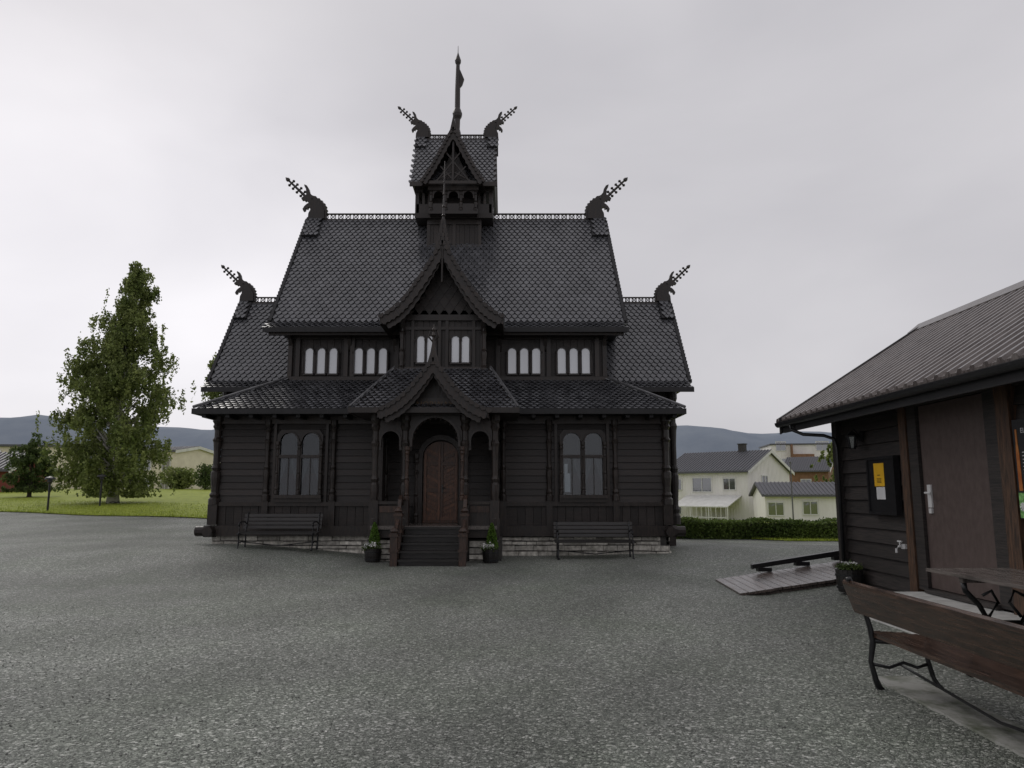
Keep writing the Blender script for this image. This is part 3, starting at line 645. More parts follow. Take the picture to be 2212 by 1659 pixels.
def big_roof(name,e,kick,ridge,hb,ht,skip=None,label=None):
    mb=MB(); yr=ridge[0]
    P=[(e[0],e[1],hb),(kick[0],kick[1],hb-.03),(ridge[0],ridge[1],ht),(2*yr-kick[0],kick[1],hb-.03),(2*yr-e[0],e[1],hb),(2*yr-e[0],e[1]-.1,hb),(2*yr-kick[0]-.1,kick[1]-.2,hb-.1),(kick[0]+.1,kick[1]-.2,hb-.1),(e[0],e[1]-.1,hb)]
    mb.loftx(P,AX); mb.cur=1
    V=Vector((0,ridge[0]-kick[0],ridge[1]-kick[1])); L=V.length
    shingles(mb,(AX-hb,kick[0],kick[1]),(1,0,0),V,lambda u,v:v<L-.05 and (hb-ht)*v/L<=u<=2*hb-(hb-ht)*v/L and not(skip and skip(u-hb,v)),2*hb,L)
    V2=Vector((0,kick[0]-e[0],kick[1]-e[1])); 
    shingles(mb,(AX-hb,e[0],e[1]),(1,0,0),V2,lambda u,v:0<=u<=2*hb and v<V2.length,2*hb,V2.length,h=.13,lift=.045)
    mb.cur=0
    mb.box(AX-hb-.02,AX+hb+.02,e[0]-.05,e[0],e[1]-.11,e[1]+.03)
    for s in(-1,1):
        for yy in (1,-1):
            a=Vector((AX+s*hb,yr+yy*(kick[0]-yr),kick[1]+.02)); b_=Vector((AX+s*ht,ridge[0],ridge[1]+.02))
            mb.tube([a,b_],.06,4)
        n=int(L/.15)
        for i in range(n):
            p=Vector((AX+s*(hb+(ht-hb)*(i+.5)/n+.045),kick[0]+(ridge[0]-kick[0])*(i+.5)/n,kick[1]+(ridge[1]-kick[1])*(i+.5)/n))
            mb.box(p.x-.03,p.x+.03,p.y-.055,p.y+.055,p.z-.09,p.z+.01)
    return fin(mb,name,[ROOFB,ROOF],church,label=label)
big_roof('wing_roof',(21.1,4.58),(21.5,4.83),(23.5,7.74),7.06,6.98,skip=lambda u,v:abs(u)<4.2)
big_roof('main_roof',(20.3,6.16),(20.78,6.45),(23.5,10.55),5.1,4.92)
def saddle(mb,x0,x1,ridge,sl,ln,up=.09):
    y,z=ridge; c=math.cos(sl);s=math.sin(sl)
    poly=[(y,z+up),(y-ln*c-up*s,z-ln*s+up*c*1),(y-ln*c,z-ln*s-.02),(y,z-.02),(y+ln*c,z-ln*s-.02),(y+ln*c+up*s,z-ln*s+up*c)]
    mb.cur=0; mb.prism(poly,x0,x1,'yz'); mb.cur=1
    V=Vector((0,c,s)); E=Vector((x0+.02,y-ln*c-up*s,z-ln*s+up*c))
    shingles(mb,E,(1,0,0),V,lambda u,v:.03<u<(x1-x0-.05) and v<ln-.05,x1-x0,ln,w=.15,h=.13,lift=.03)
for nm,hx_,rz,sl,ln,wd in(('main',4.95,10.56,math.atan2(4.1,2.72),.95,.52),('wing',7.02,7.75,math.atan2(2.91,2.0),.85,.42),('tower',1.38,13.4,math.atan2(2.1,1.2),.55,.36)):
    for s in(-1,1):
        mb=MB(); a=AX+s*hx_; b_=AX+s*(hx_-wd); saddle(mb,min(a,b_),max(a,b_),(23.5,rz),sl,ln)
        fin(mb,'ridge_saddle',[ROOFB,ROOF],church)
def crest(x0,x1,z,h):
    mb=MB(); mb.box(x0,x1,23.46,23.54,z-.05,z+.03); mb.box(x0,x1,23.47,23.53,z+h-.035,z+h)
    n=max(1,int((x1-x0)/(h*1.0))); st=(x1-x0)/n
    for i in range(n):
        c=x0+(i+.5)*st; r=min(st,h)*.36
        mb.tube([(c+r*math.cos(t*math.pi/4),23.5,z+h*.5+r*math.sin(t*math.pi/4)) for t in range(9)],.018,4)
        for s in(-1,1): mb.tube([(c-s*st*.5,23.5,z+.02),(c+s*st*.5,23.5,z+h-.02)],.014,4)
    fin(mb,'ridge_crest',TARV,church)
crest(AX-4.45,AX-1.22,10.53,.24); crest(AX+1.22,AX+4.45,10.53,.24)
crest(AX-6.6,AX-4.85,7.72,.2); crest(AX+4.85,AX+6.6,7.72,.2); crest(AX-1.02,AX+1.02,13.38,.17)
DP=[(-23,-8),(-23,4),(-26,6),(-22,10),(-25,14),(-20,18),(-23,22),(-17,25),(-19,29),(-13,31),(-13,36),(-8,37),(-6,42),(-1,42),(3,47),(9,48),(13,50),(18,56),(20,65),(25,73),(31,76),(31,72),(27,65),(26,57),(26,51),(32,47),(37,42),(35,38),(30,39),(28,35),(25,37),(22,34),(19,31),(24,28),(29,23),(33,16),(31,11),(27,13),(26,18),(22,16),(20,21),(16,20),(15,14),(19,6),(20,-8)]
def dragon(x,z,s,sc):
    k=.0143*sc; mb=MB(); y=23.5
    mb.prism([(x+s*a*k,z+b*k) for a,b in DP],y-.07*sc,y+.07*sc)
    neck=[(-19,-8),(-18,12),(-11,26),(0,38),(11,42),(13,32),(10,18),(16,-8)]
    mb.prism([(x+s*a*k,z+b*k) for a,b in neck],y-.12*sc,y+.12*sc)
    for e in(-1,1): mb.lathe(x+s*11*k,y+e*.12*sc,[(.001,z+37*k),(.03*sc,z+39*k),(.03*sc,z+42*k),(.001,z+44*k)],8)
    a=Vector((x+s*14*k,y,z+34*k)); b=Vector((x+s*72*k,y,z+90*k)); mb.tube([a,b],[.05*sc,.032*sc],6)
    d=(b-a).normalized(); n=Vector((-d.z*s,0,d.x*s))
    for i,t in enumerate((.36,.52,.68,.83)):
        c=a.lerp(b,t); 
        for q in(-1,1):
            e=c+n*q*.1*sc
            mb.tube([c,e],[.032*sc,.024*sc],5)
            mb.tube([e-d*.05*sc,e-d*.02*sc,e+d*.02*sc,e+d*.05*sc],[.014*sc,.045*sc,.045*sc,.014*sc],6)
    mb.tube([b-d*.1*sc,b-d*.05*sc,b+d*.02*sc,b+d*.1*sc],[.025*sc,.07*sc,.062*sc,.005],6)
    fin(mb,'dragon_head',TARV,church,label='carved dragon head with long notched tongue')
for s in(-1,1):
    dragon(AX+s*4.62,10.68,s,1.0); dragon(AX+s*6.78,7.87,s,.84); dragon(AX+s*1.17,13.52,s,.78)
mb=MB(); mb.box(AX-4.48,AX+4.48,21.0,26,3.8,6.3)
x=-4.46
while x<4.4:
    mb.box(AX+x,AX+x+.19,20.95+random.uniform(0,.012),21.02,4.7,6.2); x+=.2
fin(mb,'clerestory_wall',TAR,church)
mb=MB()
mb.box(AX-4.6,AX+4.6,20.85,21.0,4.72,4.88); mb.box(AX-4.6,AX+4.6,20.87,21.0,5.98,6.14)
mb.box(AX-5.0,AX+5.0,20.4,20.55,6.0,6.13)
for s in(-1,1):
    for xx in(4.5,4.28,2.9,2.72,1.45): mb.box(AX+s*xx-.06,AX+s*xx+.06,20.84,21.0,4.88,6.1)
    for xx in (4.5,2.8,1.5): mb.prism([(20.4,6.12),(20.98,6.12),(20.98,5.6),(20.9,5.65),(20.75,5.95)],AX+s*xx-.05,AX+s*xx+.05,'yz')
fin(mb,'clerestory_trim',TARV,church)
def awin(cx,zb,zs,r,yf,n=None):
    mb=MB(); arch_pane(mb,cx,zb,zs,r,yf-.03,yf-.025); w=fin(mb,'window',SKYGL,church,label='narrow arched pane with pale sky put into its colour')
    f=MB(); arch_ring(f,cx,zb,zs,r,.03,yf-.08,yf); f.box(cx-r-.035,cx+r+.035,yf-.1,yf,zb-.05,zb)
    for s in(-1,1): f.lathe(cx+s*(r+.045),yf-.09,[(.035,zb),(.02,zb+.05),(.028,zb+.3),(.018,zs-.1),(.04,zs)],6)
    fin(f,'frame',TARV,w)
for g in(-3.62,-2.2,2.2,3.62):
    for k in(-1,0,1): awin(AX+g+k*.345,4.97,5.6,.115,20.95)
mb=MB(); mb.box(AX-1.06,AX+1.06,19.62,22,4.0,6.5)
cvd=[(0,8.2),(.3,7.68),(.62,7.16),(1.0,6.62),(1.3,6.32),(1.62,6.13)]
Ci=interp_curve(cvd,16)
up=[(AX+c.x*.8,c.y-.12) for c in Ci if c.x*.8<1.04]; lf=[(2*AX-a,b) for a,b in reversed(up)]
mb.prism(lf[:-1]+up+[(AX+1.04,6.3),(AX-1.04,6.3)],19.62,22)
mb.cur=1
def insd(u,v):
    xx=abs(u-1.2); zz=6.45+v; lim=float(np.interp(zz,[c.y for c in reversed(Ci)],[c.x for c in reversed(Ci)])); return xx<lim*.8-.08
shingles(mb,(AX-1.2,19.62,6.45),(1,0,0),(0,0,1),insd,2.4,1.5,w=.27,h=.2,lift=.03,flip=False,pointed=True)
mb.cur=0
x=-1.05
while x<1.0: mb.box(AX+x,AX+x+.16,19.585,19.63,4.7,6.2); x+=.17
mb.cur=2
mb.box(AX-1.12,AX+1.12,19.5,19.62,6.2,6.36); mb.box(AX-1.12,AX+1.12,19.53,19.62,5.95,6.03); mb.box(AX-1.12,AX+1.12,19.5,19.62,4.78,4.93)
for xx in(-1.07,-.82,-.1,.1,.82,1.07): mb.box(AX+xx-.04,AX+xx+.04,19.52,19.62,4.93,6.2)
for s in(-1,1):
    turned(mb,AX+s*1.1,19.5,4.8,6.25,.06)
    mb.prism([(19.05,6.3),(19.6,6.3),(19.6,5.8),(19.5,5.9),(19.3,6.18)],AX+s*1.07-.05,AX+s*1.07+.05,'yz')
dm=fin(mb,'dormer',[TAR,TAR,TARV],church)
for k in(-.6,-.33,.33,.6):
    awin(AX+k,5.05,5.68,.1,19.585)
mb=MB(); gable_roof(mb,AX,cvd,19.0,22.6,.1)
mb.cur=1
for s in(-1,1):
    for a,b in zip(Ci[::4],Ci[4::4]):
        V=Vector((s*(a.x-b.x),0,a.y-b.y)); shingles(mb,(AX+s*b.x,19.02,b.y+.02),(0,1,0),V,lambda u,v:0<u<3.4 and v<V.length,3.5,V.length,w=.17,h=.14,flip=(s<0))
mb.cur=0
barge(mb,AX,cvd,18.95,19.02,.22,15); barge_tiles(mb,AX,[(a,b+.05) for a,b in cvd],18.95,.05)
barge(mb,AX,[(a*.91,b-.14) for a,b in cvd],19.05,19.1,.16,13)
sp=[(.22,7.95),(.17,8.2),(.12,8.42),(.08,8.62),(.05,8.9)]
for (r0,z0),(r1,z1) in zip(sp,sp[1:]):
    mb.add([(AX-r0,19.1-r0*.6,z0),(AX+r0,19.1-r0*.6,z0),(AX+r0,19.1+r0*.6,z0),(AX-r0,19.1+r0*.6,z0),(AX-r1,19.1-r1*.6,z1),(AX+r1,19.1-r1*.6,z1),(AX+r1,19.1+r1*.6,z1),(AX-r1,19.1+r1*.6,z1)],[(0,3,2,1),(4,5,6,7),(0,1,5,4),(1,2,6,5),(2,3,7,6),(3,0,4,7)])
for q in range(7):
    zz=8.0+.12*q; r0=float(np.interp(zz,[p[1] for p in sp],[p[0] for p in sp]))
    nn=max(2,int(2*r0/.11)+1)
    for i in range(nn):
        xx=AX-r0+2*r0*(i+.5)/nn; ww=r0/nn*.9
        mb.prism([(xx-ww,zz+.12),(xx+ww,zz+.12),(xx+ww,zz+.03),(xx,zz-.03),(xx-ww,zz+.03)],19.1-r0*.6-.035,19.1-r0*.6-.01)
mb.tube([(AX,19.1,8.8),(AX+.02,19.1,10.55)],[.032,.012],6)
for z_,r_ in((9.0,.06),(9.25,.045),(9.6,.035),(9.95,.03)): mb.lathe(AX+.005,19.1,[(.01,z_-.06),(r_,z_),(.01,z_+.06)],8)
mb.tube([(AX,18.95,8.05),(AX,18.94,7.1)],.03,6)
fin(mb,'dormer_roof',[TARV,ROOF],church)
# --- tower
mb=MB()
mb.box(AX-.84,AX+.84,22.78,24.3,9.1,10.3)
x=-.82
while x<.8: mb.box(AX+x,AX+x+.155,22.75,22.79,9.35,10.26); x+=.165
mb.box(AX-1.24,AX+1.24,22.55,24.45,10.26,10.42)
mb.box(AX-.95,AX+.95,22.85,24.2,10.4,11.3)  # solid core added to block the sky so the belfry openings look dark
mb.box(AX-.75,AX+.75,22.3,22.8,10.28,10.42)
mb.cur=1
for s in(-1,1):
    mb.box(AX+s*1.2-.04,AX+s*1.2+.04,22.6,24.4,10.42,10.72); mb.box(AX+s*.98-.22,AX+s*.98+.22,22.56,22.62,10.42,10.72)
    for yy in(22.62,23.2,23.8,24.38): mb.box(AX+s*1.18-.06,AX+s*1.18+.06,yy-.06,yy+.06,10.4,11.3)
    for xx in(.8,.98): mb.box(AX+s*xx-.04,AX+s*xx+.04,22.58,22.68,10.4,11.3)
    mb.box(AX+s*.82-.05,AX+s*.82+.05,22.72,22.8,9.3,10.28)
mb.box(AX-1.26,AX+1.26,22.5,24.5,11.12,11.34)
mb.box(AX-.86,AX+.86,22.7,22.78,9.28,9.4); mb.box(AX-.86,AX+.86,22.7,22.78,10.1,10.26)
mb.box(AX-.78,AX+.78,22.24,22.32,10.28,10.4); mb.box(AX-.74,AX+.74,22.26,22.31,10.4,10.62)
for xx in(-.7,-.24,.24,.7): turned(mb,AX+xx,22.28,10.4,11.1,.05)
for xx in(-.47,0,.47): arch_panel(mb,AX+xx-.2,AX+xx+.2,10.8,11.1,AX+xx,.15,10.88,22.26,22.31)
mb.box(AX-.8,AX+.8,22.2,22.8,11.05,11.2)
mb.box(AX-.05,AX+.05,22.7,22.76,9.4,10.1)
tower=fin(mb,'bell_tower',[TAR,TARV],church,label='open ridge turret with shingled crossing gables')
mb=MB(); mb.loftx([(22.25,11.28,1.36),(23.5,13.42,1.33),(24.75,11.28,1.36),(24.7,11.2,1.3),(22.3,11.2,1.3)],AX); mb.cur=1
V=Vector((0,1.25,2.14)); shingles(mb,(AX-1.36,22.25,11.28),(1,0,0),V,lambda u,v:0<=u<2.72 and v<V.length-.05,2.72,V.length,w=.16,h=.14)
mb.cur=0; mb.box(AX-1.38,AX+1.38,22.2,22.26,11.18,11.33)
cvt=[(0,12.95),(.25,12.48),(.5,11.98),(.74,11.54),(.97,11.18)]
gable_roof(mb,AX,cvt,21.95,23.2,.07); barge(mb,AX,cvt,21.9,21.96,.17,10); barge_tiles(mb,AX,[(a,b+.04) for a,b in cvt],21.9,.05,.14)
mb.prism([(AX-.12,12.8),(AX,13.4),(AX+.12,12.8)],21.88,21.98)
mb.prism([(AX-.6,11.2),(AX,12.5),(AX+.6,11.2)],22.3,22.4)
for s in(-1,1):
    mb.tube([(AX-s*.55,22.02,11.2),(AX+s*.22,22.02,12.2)],.03,4); mb.tube([(AX-s*.1,22.04,11.2),(AX+s*.4,22.04,11.75)],.03,4); mb.tube([(AX-s*.6,22.04,11.25),(AX-s*.05,22.04,11.55)],.025,4)
mb.box(AX-.75,AX+.75,21.96,22.04,11.15,11.25); mb.box(AX-.03,AX+.03,21.98,22.03,11.2,12.6)
fin(mb,'roof',[TARV,ROOF],tower)
mb=MB()
sp=[(.12,13.3),(.13,13.6),(.09,13.75),(.1,14.1),(.15,14.2),(.17,14.3),(.13,14.42),(.095,14.5),(.09,15.2),(.065,16.1),(.1,16.17),(.11,16.25),(.05,16.42),(.012,16.55),(.007,16.8)]
mb.lathe(AX+.0,23.5,sp,10)
mb.prism([(AX+.05,15.95),(AX+.1,15.85),(AX+.22,15.55),(AX+.16,15.35),(AX+.05,15.2)],23.47,23.53)
mb.prism([(AX-.05,13.95),(AX-.16,13.85),(AX-.13,13.6),(AX-.05,13.55)],23.47,23.53)
fin(mb,'spire',TARV,tower,label='tall slim carved spire with small pennant')
# --- porch
mb=MB()
mb.box(AX-1.5,AX+1.5,17.85,19.45,.55,.74)
for s in(-1,1):
    turned(mb,AX+s*1.44,17.9,.83,3.5,.085); turned(mb,AX+s*.72,17.88,.83,3.5,.09)
    mb.box(AX+s*1.44-.11,AX+s*1.44+.11,17.79,18.0,.55,1.42); mb.box(AX+s*.72-.11,AX+s*.72+.11,17.77,17.99,.55,1.42)
    a,b=sorted((AX+s*.83,AX+s*1.33)); mb.box(a,b,17.88,17.94,.74,1.3); mb.box(a,b,17.83,17.97,1.33,1.4)
    arch_panel(mb,a-.08,b+.08,2.62,3.52,AX+s*1.08,.215,2.86,17.88,17.94); arch_ring(mb,AX+s*1.08,2.7,2.86,.215,.045,17.84,17.95)
    mb.box(AX+s*1.44-.04,AX+s*1.44+.04,18.0,19.45,.74,1.35); mb.box(AX+s*1.44-.05,AX+s*1.44+.05,18.0,19.45,3.0,3.5); turned(mb,AX+s*1.44,19.35,1.3,3.4,.07)
    mb.box(AX+s*1.44-.05,AX+s*1.44+.05,18.65,18.75,1.3,3.1)
    mb.box(AX+s*1.44-.02,AX+s*1.44+.02,18.9,19.45,1.35,3.0)
arch_panel(mb,AX-.66,AX+.66,2.6,3.56,AX,.57,2.85,17.87,17.94)
arch_ring(mb,AX,2.7,2.85,.55,.06,17.82,17.96)
for k in range(13):
    t=math.pi*(k+.5)/13; mb.lathe(AX+.53*math.cos(t),17.85,[(.005,2.85+.53*math.sin(t)-.04),(.03,2.85+.53*math.sin(t)),(.005,2.85+.53*math.sin(t)+.04)],6)
mb.box(AX-1.55,AX+1.55,17.78,17.98,3.48,3.6)
mb.box(AX-1.5,AX+1.5,17.9,19.5,3.52,3.58)
mb.box(AX-.75,AX+.75,17.62,17.72,3.55,3.85)
mb.cur=1
for s in(-1,1):
    a,b=sorted((AX+s*.85,AX+s*1.31)); mb.box(a,b,17.85,17.875,1.14,1.29)
    turned(mb,AX+s*.66,17.8,1.42,2.7,.045)
mb.cur=2; mb.box(AX-1.5,AX+1.5,17.75,19.45,.745,.83)
porch=fin(mb,'porch',[TARV,BROWN,TABLEM],church,label='arched carved entrance porch with turned posts')
PB=(AX-1.98,AX+1.98,17.42,19.62,3.56);PT=(AX-1.28,AX+1.28,19.45,19.62,4.84)
mb=MB(); frustum(mb,PB,PT,.08); mb.cur=1; hip_tiles(mb,PB,PT,w=.165,h=.145)
mb.cur=2
for s in(-1,1): mb.tube([(AX+s*2.0,17.4,3.62),(AX+s*1.28,19.45,4.92)],.032,6)
mb.cur=0
cvp=[(0,4.7),(.3,4.28),(.62,3.9),(.95,3.62),(1.3,3.46)]
gable_roof(mb,AX,cvp,17.2,19.3,.08); barge(mb,AX,cvp,17.12,17.2,.2,13); barge_tiles(mb,AX,[(a,b+.05) for a,b in cvp],17.12,.05,.15)
barge(mb,AX,[(a*.88,b-.13) for a,b in cvp],17.23,17.27,.14,11)
Cp=interp_curve(cvp,12); upp=[(AX+c.x*.85,c.y-.1) for c in Cp if c.x<1.1]; lfp=[(2*AX-a,b) for a,b in reversed(upp)]
mb.prism(lfp[:-1]+upp,17.72,17.8)
mb.prism([(AX-.14,4.58),(AX-.06,4.88),(AX,5.25),(AX+.06,4.88),(AX+.14,4.58)],17.08,17.24)
mb.tube([(AX,17.16,5.1),(AX,17.16,5.55)],[.04,.015],6); mb.lathe(AX,17.16,[(.01,5.2),(.07,5.28),(.02,5.36),(.05,5.42),(.01,5.5)],8)
for s in(-1,1): mb.tube([(AX,17.16,5.1),(AX+s*.12,17.16,5.25),(AX+s*.08,17.16,5.4)],.02,5)
mb.box(AX-2.02,AX+2.02,17.36,17.42,3.47,3.6)
for s in(-1,1): mb.box(AX+s*2.0-.03,AX+s*2.0+.03,17.42,18.6,3.47,3.58)
proof=fin(mb,'porch_roof',[TARV,ROOF,METAL],church)
mb=MB(); text_into(mb,'NORWAY',.2,Matrix.Translation((AX,17.612,3.63))@Matrix.Rotation(math.pi/2,4,'X'),.006)
fin(mb,'carved_lettering',GOLD,porch,recalc=False)
mb=MB()
dl=[(AX+.45,.84)]+arc(AX,2.55,.45,12,.38)+[(AX-.45,.84)]; mb.prism(dl,19.38,19.43)
for s in(-1,1):
    for z0,z1 in((.9,1.0),(1.62,1.72),(2.3,2.4)): mb.box(AX+s*.215-.2,AX+s*.215+.2,19.33,19.379,z0,z1)
    mb.box(AX+s*.395-.03,AX+s*.395+.03,19.325,19.378,1.0,2.6); mb.box(AX+s*.035-.03,AX+s*.035+.03,19.325,19.378,1.0,2.9)
    for zz in(1.02,1.13,1.24,1.35,1.46,1.74,1.85,1.96,2.07,2.18,2.43,2.54):
        h_=.07; rr=.14
        mb.add([(AX+s*.07,19.355,zz),(AX+s*.36,19.355,zz+rr),(AX+s*.36,19.355,zz+rr+h_),(AX+s*.07,19.355,zz+h_),(AX+s*.07,19.38,zz),(AX+s*.36,19.38,zz+rr),(AX+s*.36,19.38,zz+rr+h_),(AX+s*.07,19.38,zz+h_)],[(0,1,2,3),(4,7,6,5),(0,4,5,1),(1,5,6,2),(2,6,7,3),(3,7,4,0)])
door=fin(mb,'door',DOOR,church,label='arched red brown panelled double door')
mb=MB(); arch_ring(mb,AX,.83,2.5,.47,.13,19.31,19.44); 
for s in(-1,1): turned(mb,AX+s*.62,19.34,.84,2.6,.05)
fin(mb,'frame',TARV,door)
mb=MB(); mb.tube([(AX+.05,19.32,1.72),(AX+.05,19.28,1.72),(AX+.14,19.28,1.72)],.012,6); mb.box(AX+.03,AX+.07,19.313,19.324,1.6,1.8); fin(mb,'handle',IRON,door)
mb=MB()
for i in range(5):
    zt=.83*(i+1)/5.0-.02; y0=16.72+.22*i
    mb.box(AX-.68,AX+.68,y0-.02,y0+.24,zt-.05,zt); mb.box(AX-.66,AX+.66,y0+.05,y0+.08,zt-.165,zt-.05)
mb.cur=1
for s in(-1,1):
    mb.prism([(16.7,-.05),(16.7,.15),(17.8,.86),(17.8,-.05)],AX+s*.72-.04,AX+s*.72+.04,'yz')
    for (yy,zb,zt) in((16.72,-.05,.72),(17.3,.3,1.15)):
        X_=AX+s*.76; mb.box(X_-.08,X_+.08,yy-.08,yy+.08,zb,zt); mb.box(X_-.1,X_+.1,yy-.1,yy+.1,zt-.08,zt-.03); mb.box(X_-.1,X_+.1,yy-.1,yy+.1,(zb+zt)/2-.03,(zb+zt)/2+.03); mb.lathe(X_,yy,[(.07,zt),(.1,zt+.04),(.06,zt+.1),(.01,zt+.13)],8)
    mb.prism([(16.76,.6),(16.76,.68),(17.25,1.02),(17.25,.92)],AX+s*.76-.035,AX+s*.76+.035,'yz')
    mb.prism([(17.3,1.0),(17.3,1.1),(17.45,1.45),(17.62,1.55),(17.78,1.42),(17.78,1.3),(17.6,1.4)],AX+s*.76-.04,AX+s*.76+.04,'yz')
fin(mb,'steps',[BENCHD,BROWN],church,label='wooden entrance steps with carved newels')

# ------------------------------------------------------------ benches
def make_bench(L,wood,name,label,wide=False,group=None,nleg=2):
    root=empty(name,(0,0,0),label,'bench',group)
    mb=MB()
    if wide: sl=[(.03+.105*i,.45-.006*i+ (.0 if i<3 else -.008),.095) for i in range(5)]
    else: sl=[(.06+.085*i,.44-.006*i,.07) for i in range(5)]
    for y,z,w in sl: mb.box(.02,L-.02,y,y+w,z-.035,z)
    fin(mb,'seat',wood,root)
    mb=MB()
    if wide:
        mb.prism([(-.03,.605),(-.065,.60),(-.15,.83),(-.15,.855),(-.135,.87),(-.105,.865),(-.1,.845)],.0,L,'yz')
    else:
        for i in range(4):
            y=-.01-.03*i; z=.5+.095*i; mb.prism([(y,z),(y-.03,z+.005),(y-.05,z+.078),(y-.02,z+.073)],.02,L-.02,'yz')
    fin(mb,'backrest',wood,root)
    for x in ([.1,L-.1] if nleg==2 else [.1,L/2,L-.1]):
        mb=MB()
        mb.tube([(x,.06,0),(x,.03,.08),(x,.0,.22),(x,.03,.38),(x,.01,.5),(x,-.035,.66),(x,-.1,.84),(x,-.13,.885),(x,-.16,.88)],[.03,.024,.02,.026,.022,.02,.018,.022,.018],6)
        mb.tube([(x,.56,0),(x,.54,.03),(x,.5,.12),(x,.47,.24),(x,.5,.34),(x,.53,.4)],[.034,.024,.02,.019,.022,.028],6)
        mb.tube([(x,.02,.385),(x,.25,.37),(x,.53,.38)],.022,6)
        mb.tube([(x,-.03,.62),(x,.1,.67),(x,.3,.68),(x,.46,.66),(x,.52,.61),(x,.49,.57),(x,.45,.59)],[.016,.018,.018,.02,.02,.016,.012],6)
        mb.tube([(x,.49,.57),(x,.46,.5),(x,.5,.42),(x,.53,.4)],.014,6)
        mb.tube([(x,.01,.2),(x,.15,.17),(x,.27,.21),(x,.38,.17),(x,.48,.2)],.014,6)
        mb.tube([(x,.03,.0),(x,.09,.0)],.02,5)
        fin(mb,'leg',IRON,root,smooth=True)
    mb=MB(); mb.tube([(.1,.25,.19),(L*.5,.25,.1),(L-.1,.25,.19)],.012,6); fin(mb,'brace',IRON,root)
    return root
b1=make_bench(2.0,BENCHD,'park_bench','black park bench with iron legs against church wall',group='benches along the church wall',nleg=2)
b1.location=(AX-2.9,18.85,H(-5.8,18.7)+.0); b1.rotation_euler=(0,0,math.pi)
copy_thing(b1,(3.02,18.75,.02),math.pi)
fb=make_bench(2.7,BENCHL,'park_bench','wet brown wooden bench with black curved iron legs',wide=True)
fb.location=(2.97,6.5,0); fb.rotation_euler=(0,0,-math.pi/2)
tz=.9; tr_=empty('garden_table',(4.35,6.2,.05),'wet dark slatted garden table with scrolled iron legs','table')
mb=MB()
for i in range(6): mb.box(3.9+i*.135,3.9+i*.135+.105,5.0,7.16,tz-.03,tz)
for y in(5.5,6.7): mb.box(3.95,4.68,y-.03,y+.03,tz-.08,tz-.031)
fin(mb,'table_top',TABLEM,tr_)
for y in(5.5,6.7):
    mb=MB(); g0=.03
    for s in(-1,1):
        c=4.31
        mb.tube([(c+s*.36,y,g0),(c+s*.33,y,g0+.06),(c+s*.2,y,g0+.25),(c+s*.14,y,g0+.45),(c+s*.22,y,g0+.6),(c+s*.33,y,g0+.72),(c+s*.34,y,tz-.08)],[.03,.024,.024,.022,.024,.026,.028],6,)
        mb.tube([(c+s*.2,y,g0+.25),(c+s*.32,y,g0+.3),(c+s*.34,y,g0+.4),(c+s*.27,y,g0+.43),(c+s*.25,y,g0+.36)],.015,6)
        mb.tube([(c+s*.14,y,g0+.5),(c+s*.05,y,g0+.62),(c+s*.1,y,g0+.72),(c+s*.18,y,g0+.68)],.015,6)
    mb.tube([(4.17,y,g0+.45),(4.45,y,g0+.45)],.02,6)
    fin(mb,'leg',IRON,tr_,smooth=True)
def barrel(mb,x,y,z,r,h):
    n=18
    for k in range(n):
        t0=2*math.pi*k/n; t1=2*math.pi*(k+.93)/n
        a=[(x+r*f*math.cos(t),y+r*f*math.sin(t),z+h*q) for q,f in((0,.86),(.5,.97),(1,1.0)) for t in(t0,t1)]
        i_=[(x+(r*f-.02)*math.cos(t),y+(r*f-.02)*math.sin(t),z+h*q) for q,f in((0,.86),(.5,.97),(1,1.0)) for t in(t0,t1)]
        mb.add(a+i_,[(0,1,3,2),(2,3,5,4),(4,5,11,10),(0,2,8,6),(2,4,10,8),(1,7,9,3),(3,9,11,5)])
    mb.cur=1
    for q,f in((.2,.91),(.75,.99)):
        mb.lathe(x,y,[(r*f+.004,z+h*q-.018),(r*f+.009,z+h*q-.017),(r*f+.011,z+h*q+.017),(r*f+.004,z+h*q+.018)],20)
    mb.cur=2; mb.lathe(x,y,[(.01,z+.02),(r*.8,z+.02),(r*.93,z+h*.86),(.01,z+h*.88)],14); mb.cur=0
for (x,y) in((-3.23,17.6),(-.49,17.55)):
    z=H(x,y); r=empty('flower_planter',(x,y,z),'dark barrel planter with small conifer and white flowers','planter','planters beside the church steps')
    mb=MB(); barrel(mb,x,y,z,.2,.31); fin(mb,'tub',[BENCHD,IRON,MORTAR],r)
    mb=MB(); n=2000; q=rng.random(n)**.8; a=rng.random(n)*6.28; rr=(.16*(1-q)**.75+.012)*rng.uniform(.55,1.05,n)
    P=np.stack([x+.02+rr*np.cos(a),y+.03+rr*np.sin(a),z+.3+q*.6],1); leaf_quads(mb,P,.021,.5); fin(mb,'conifer',LEAFC,r,recalc=False)
    mb=MB(); mb.tube([(x+.02,y+.03,z+.25),(x+.02,y+.03,z+.72)],[.015,.005],5); fin(mb,'stem',BARKD,r)
    mb=MB(); n=300; P=np.stack([x-.05+rng.normal(0,.08,n),y-.1+rng.normal(0,.045,n),z+.33+rng.normal(0,.03,n)],1); leaf_quads(mb,P,.025,.8); fin(mb,'foliage',LEAFD,r,recalc=False)
    mb=MB(); n=200; P=np.stack([x-.05+rng.uniform(-.13,.13,n),y-.11+rng.uniform(-.06,.06,n),z+.38+rng.normal(0,.03,n)],1); leaf_quads(mb,P,.021,.9); fin(mb,'flowers',FLOWER,r,recalc=False)
x,y=4.99,11.25; z=H(x,y); r=empty('flower_planter',(x,y,z),'wide dark barrel planter with low plants beside the shed','planter')
mb=MB(); barrel(mb,x,y,z,.19,.32); fin(mb,'tub',[BENCHD,IRON,MORTAR],r)
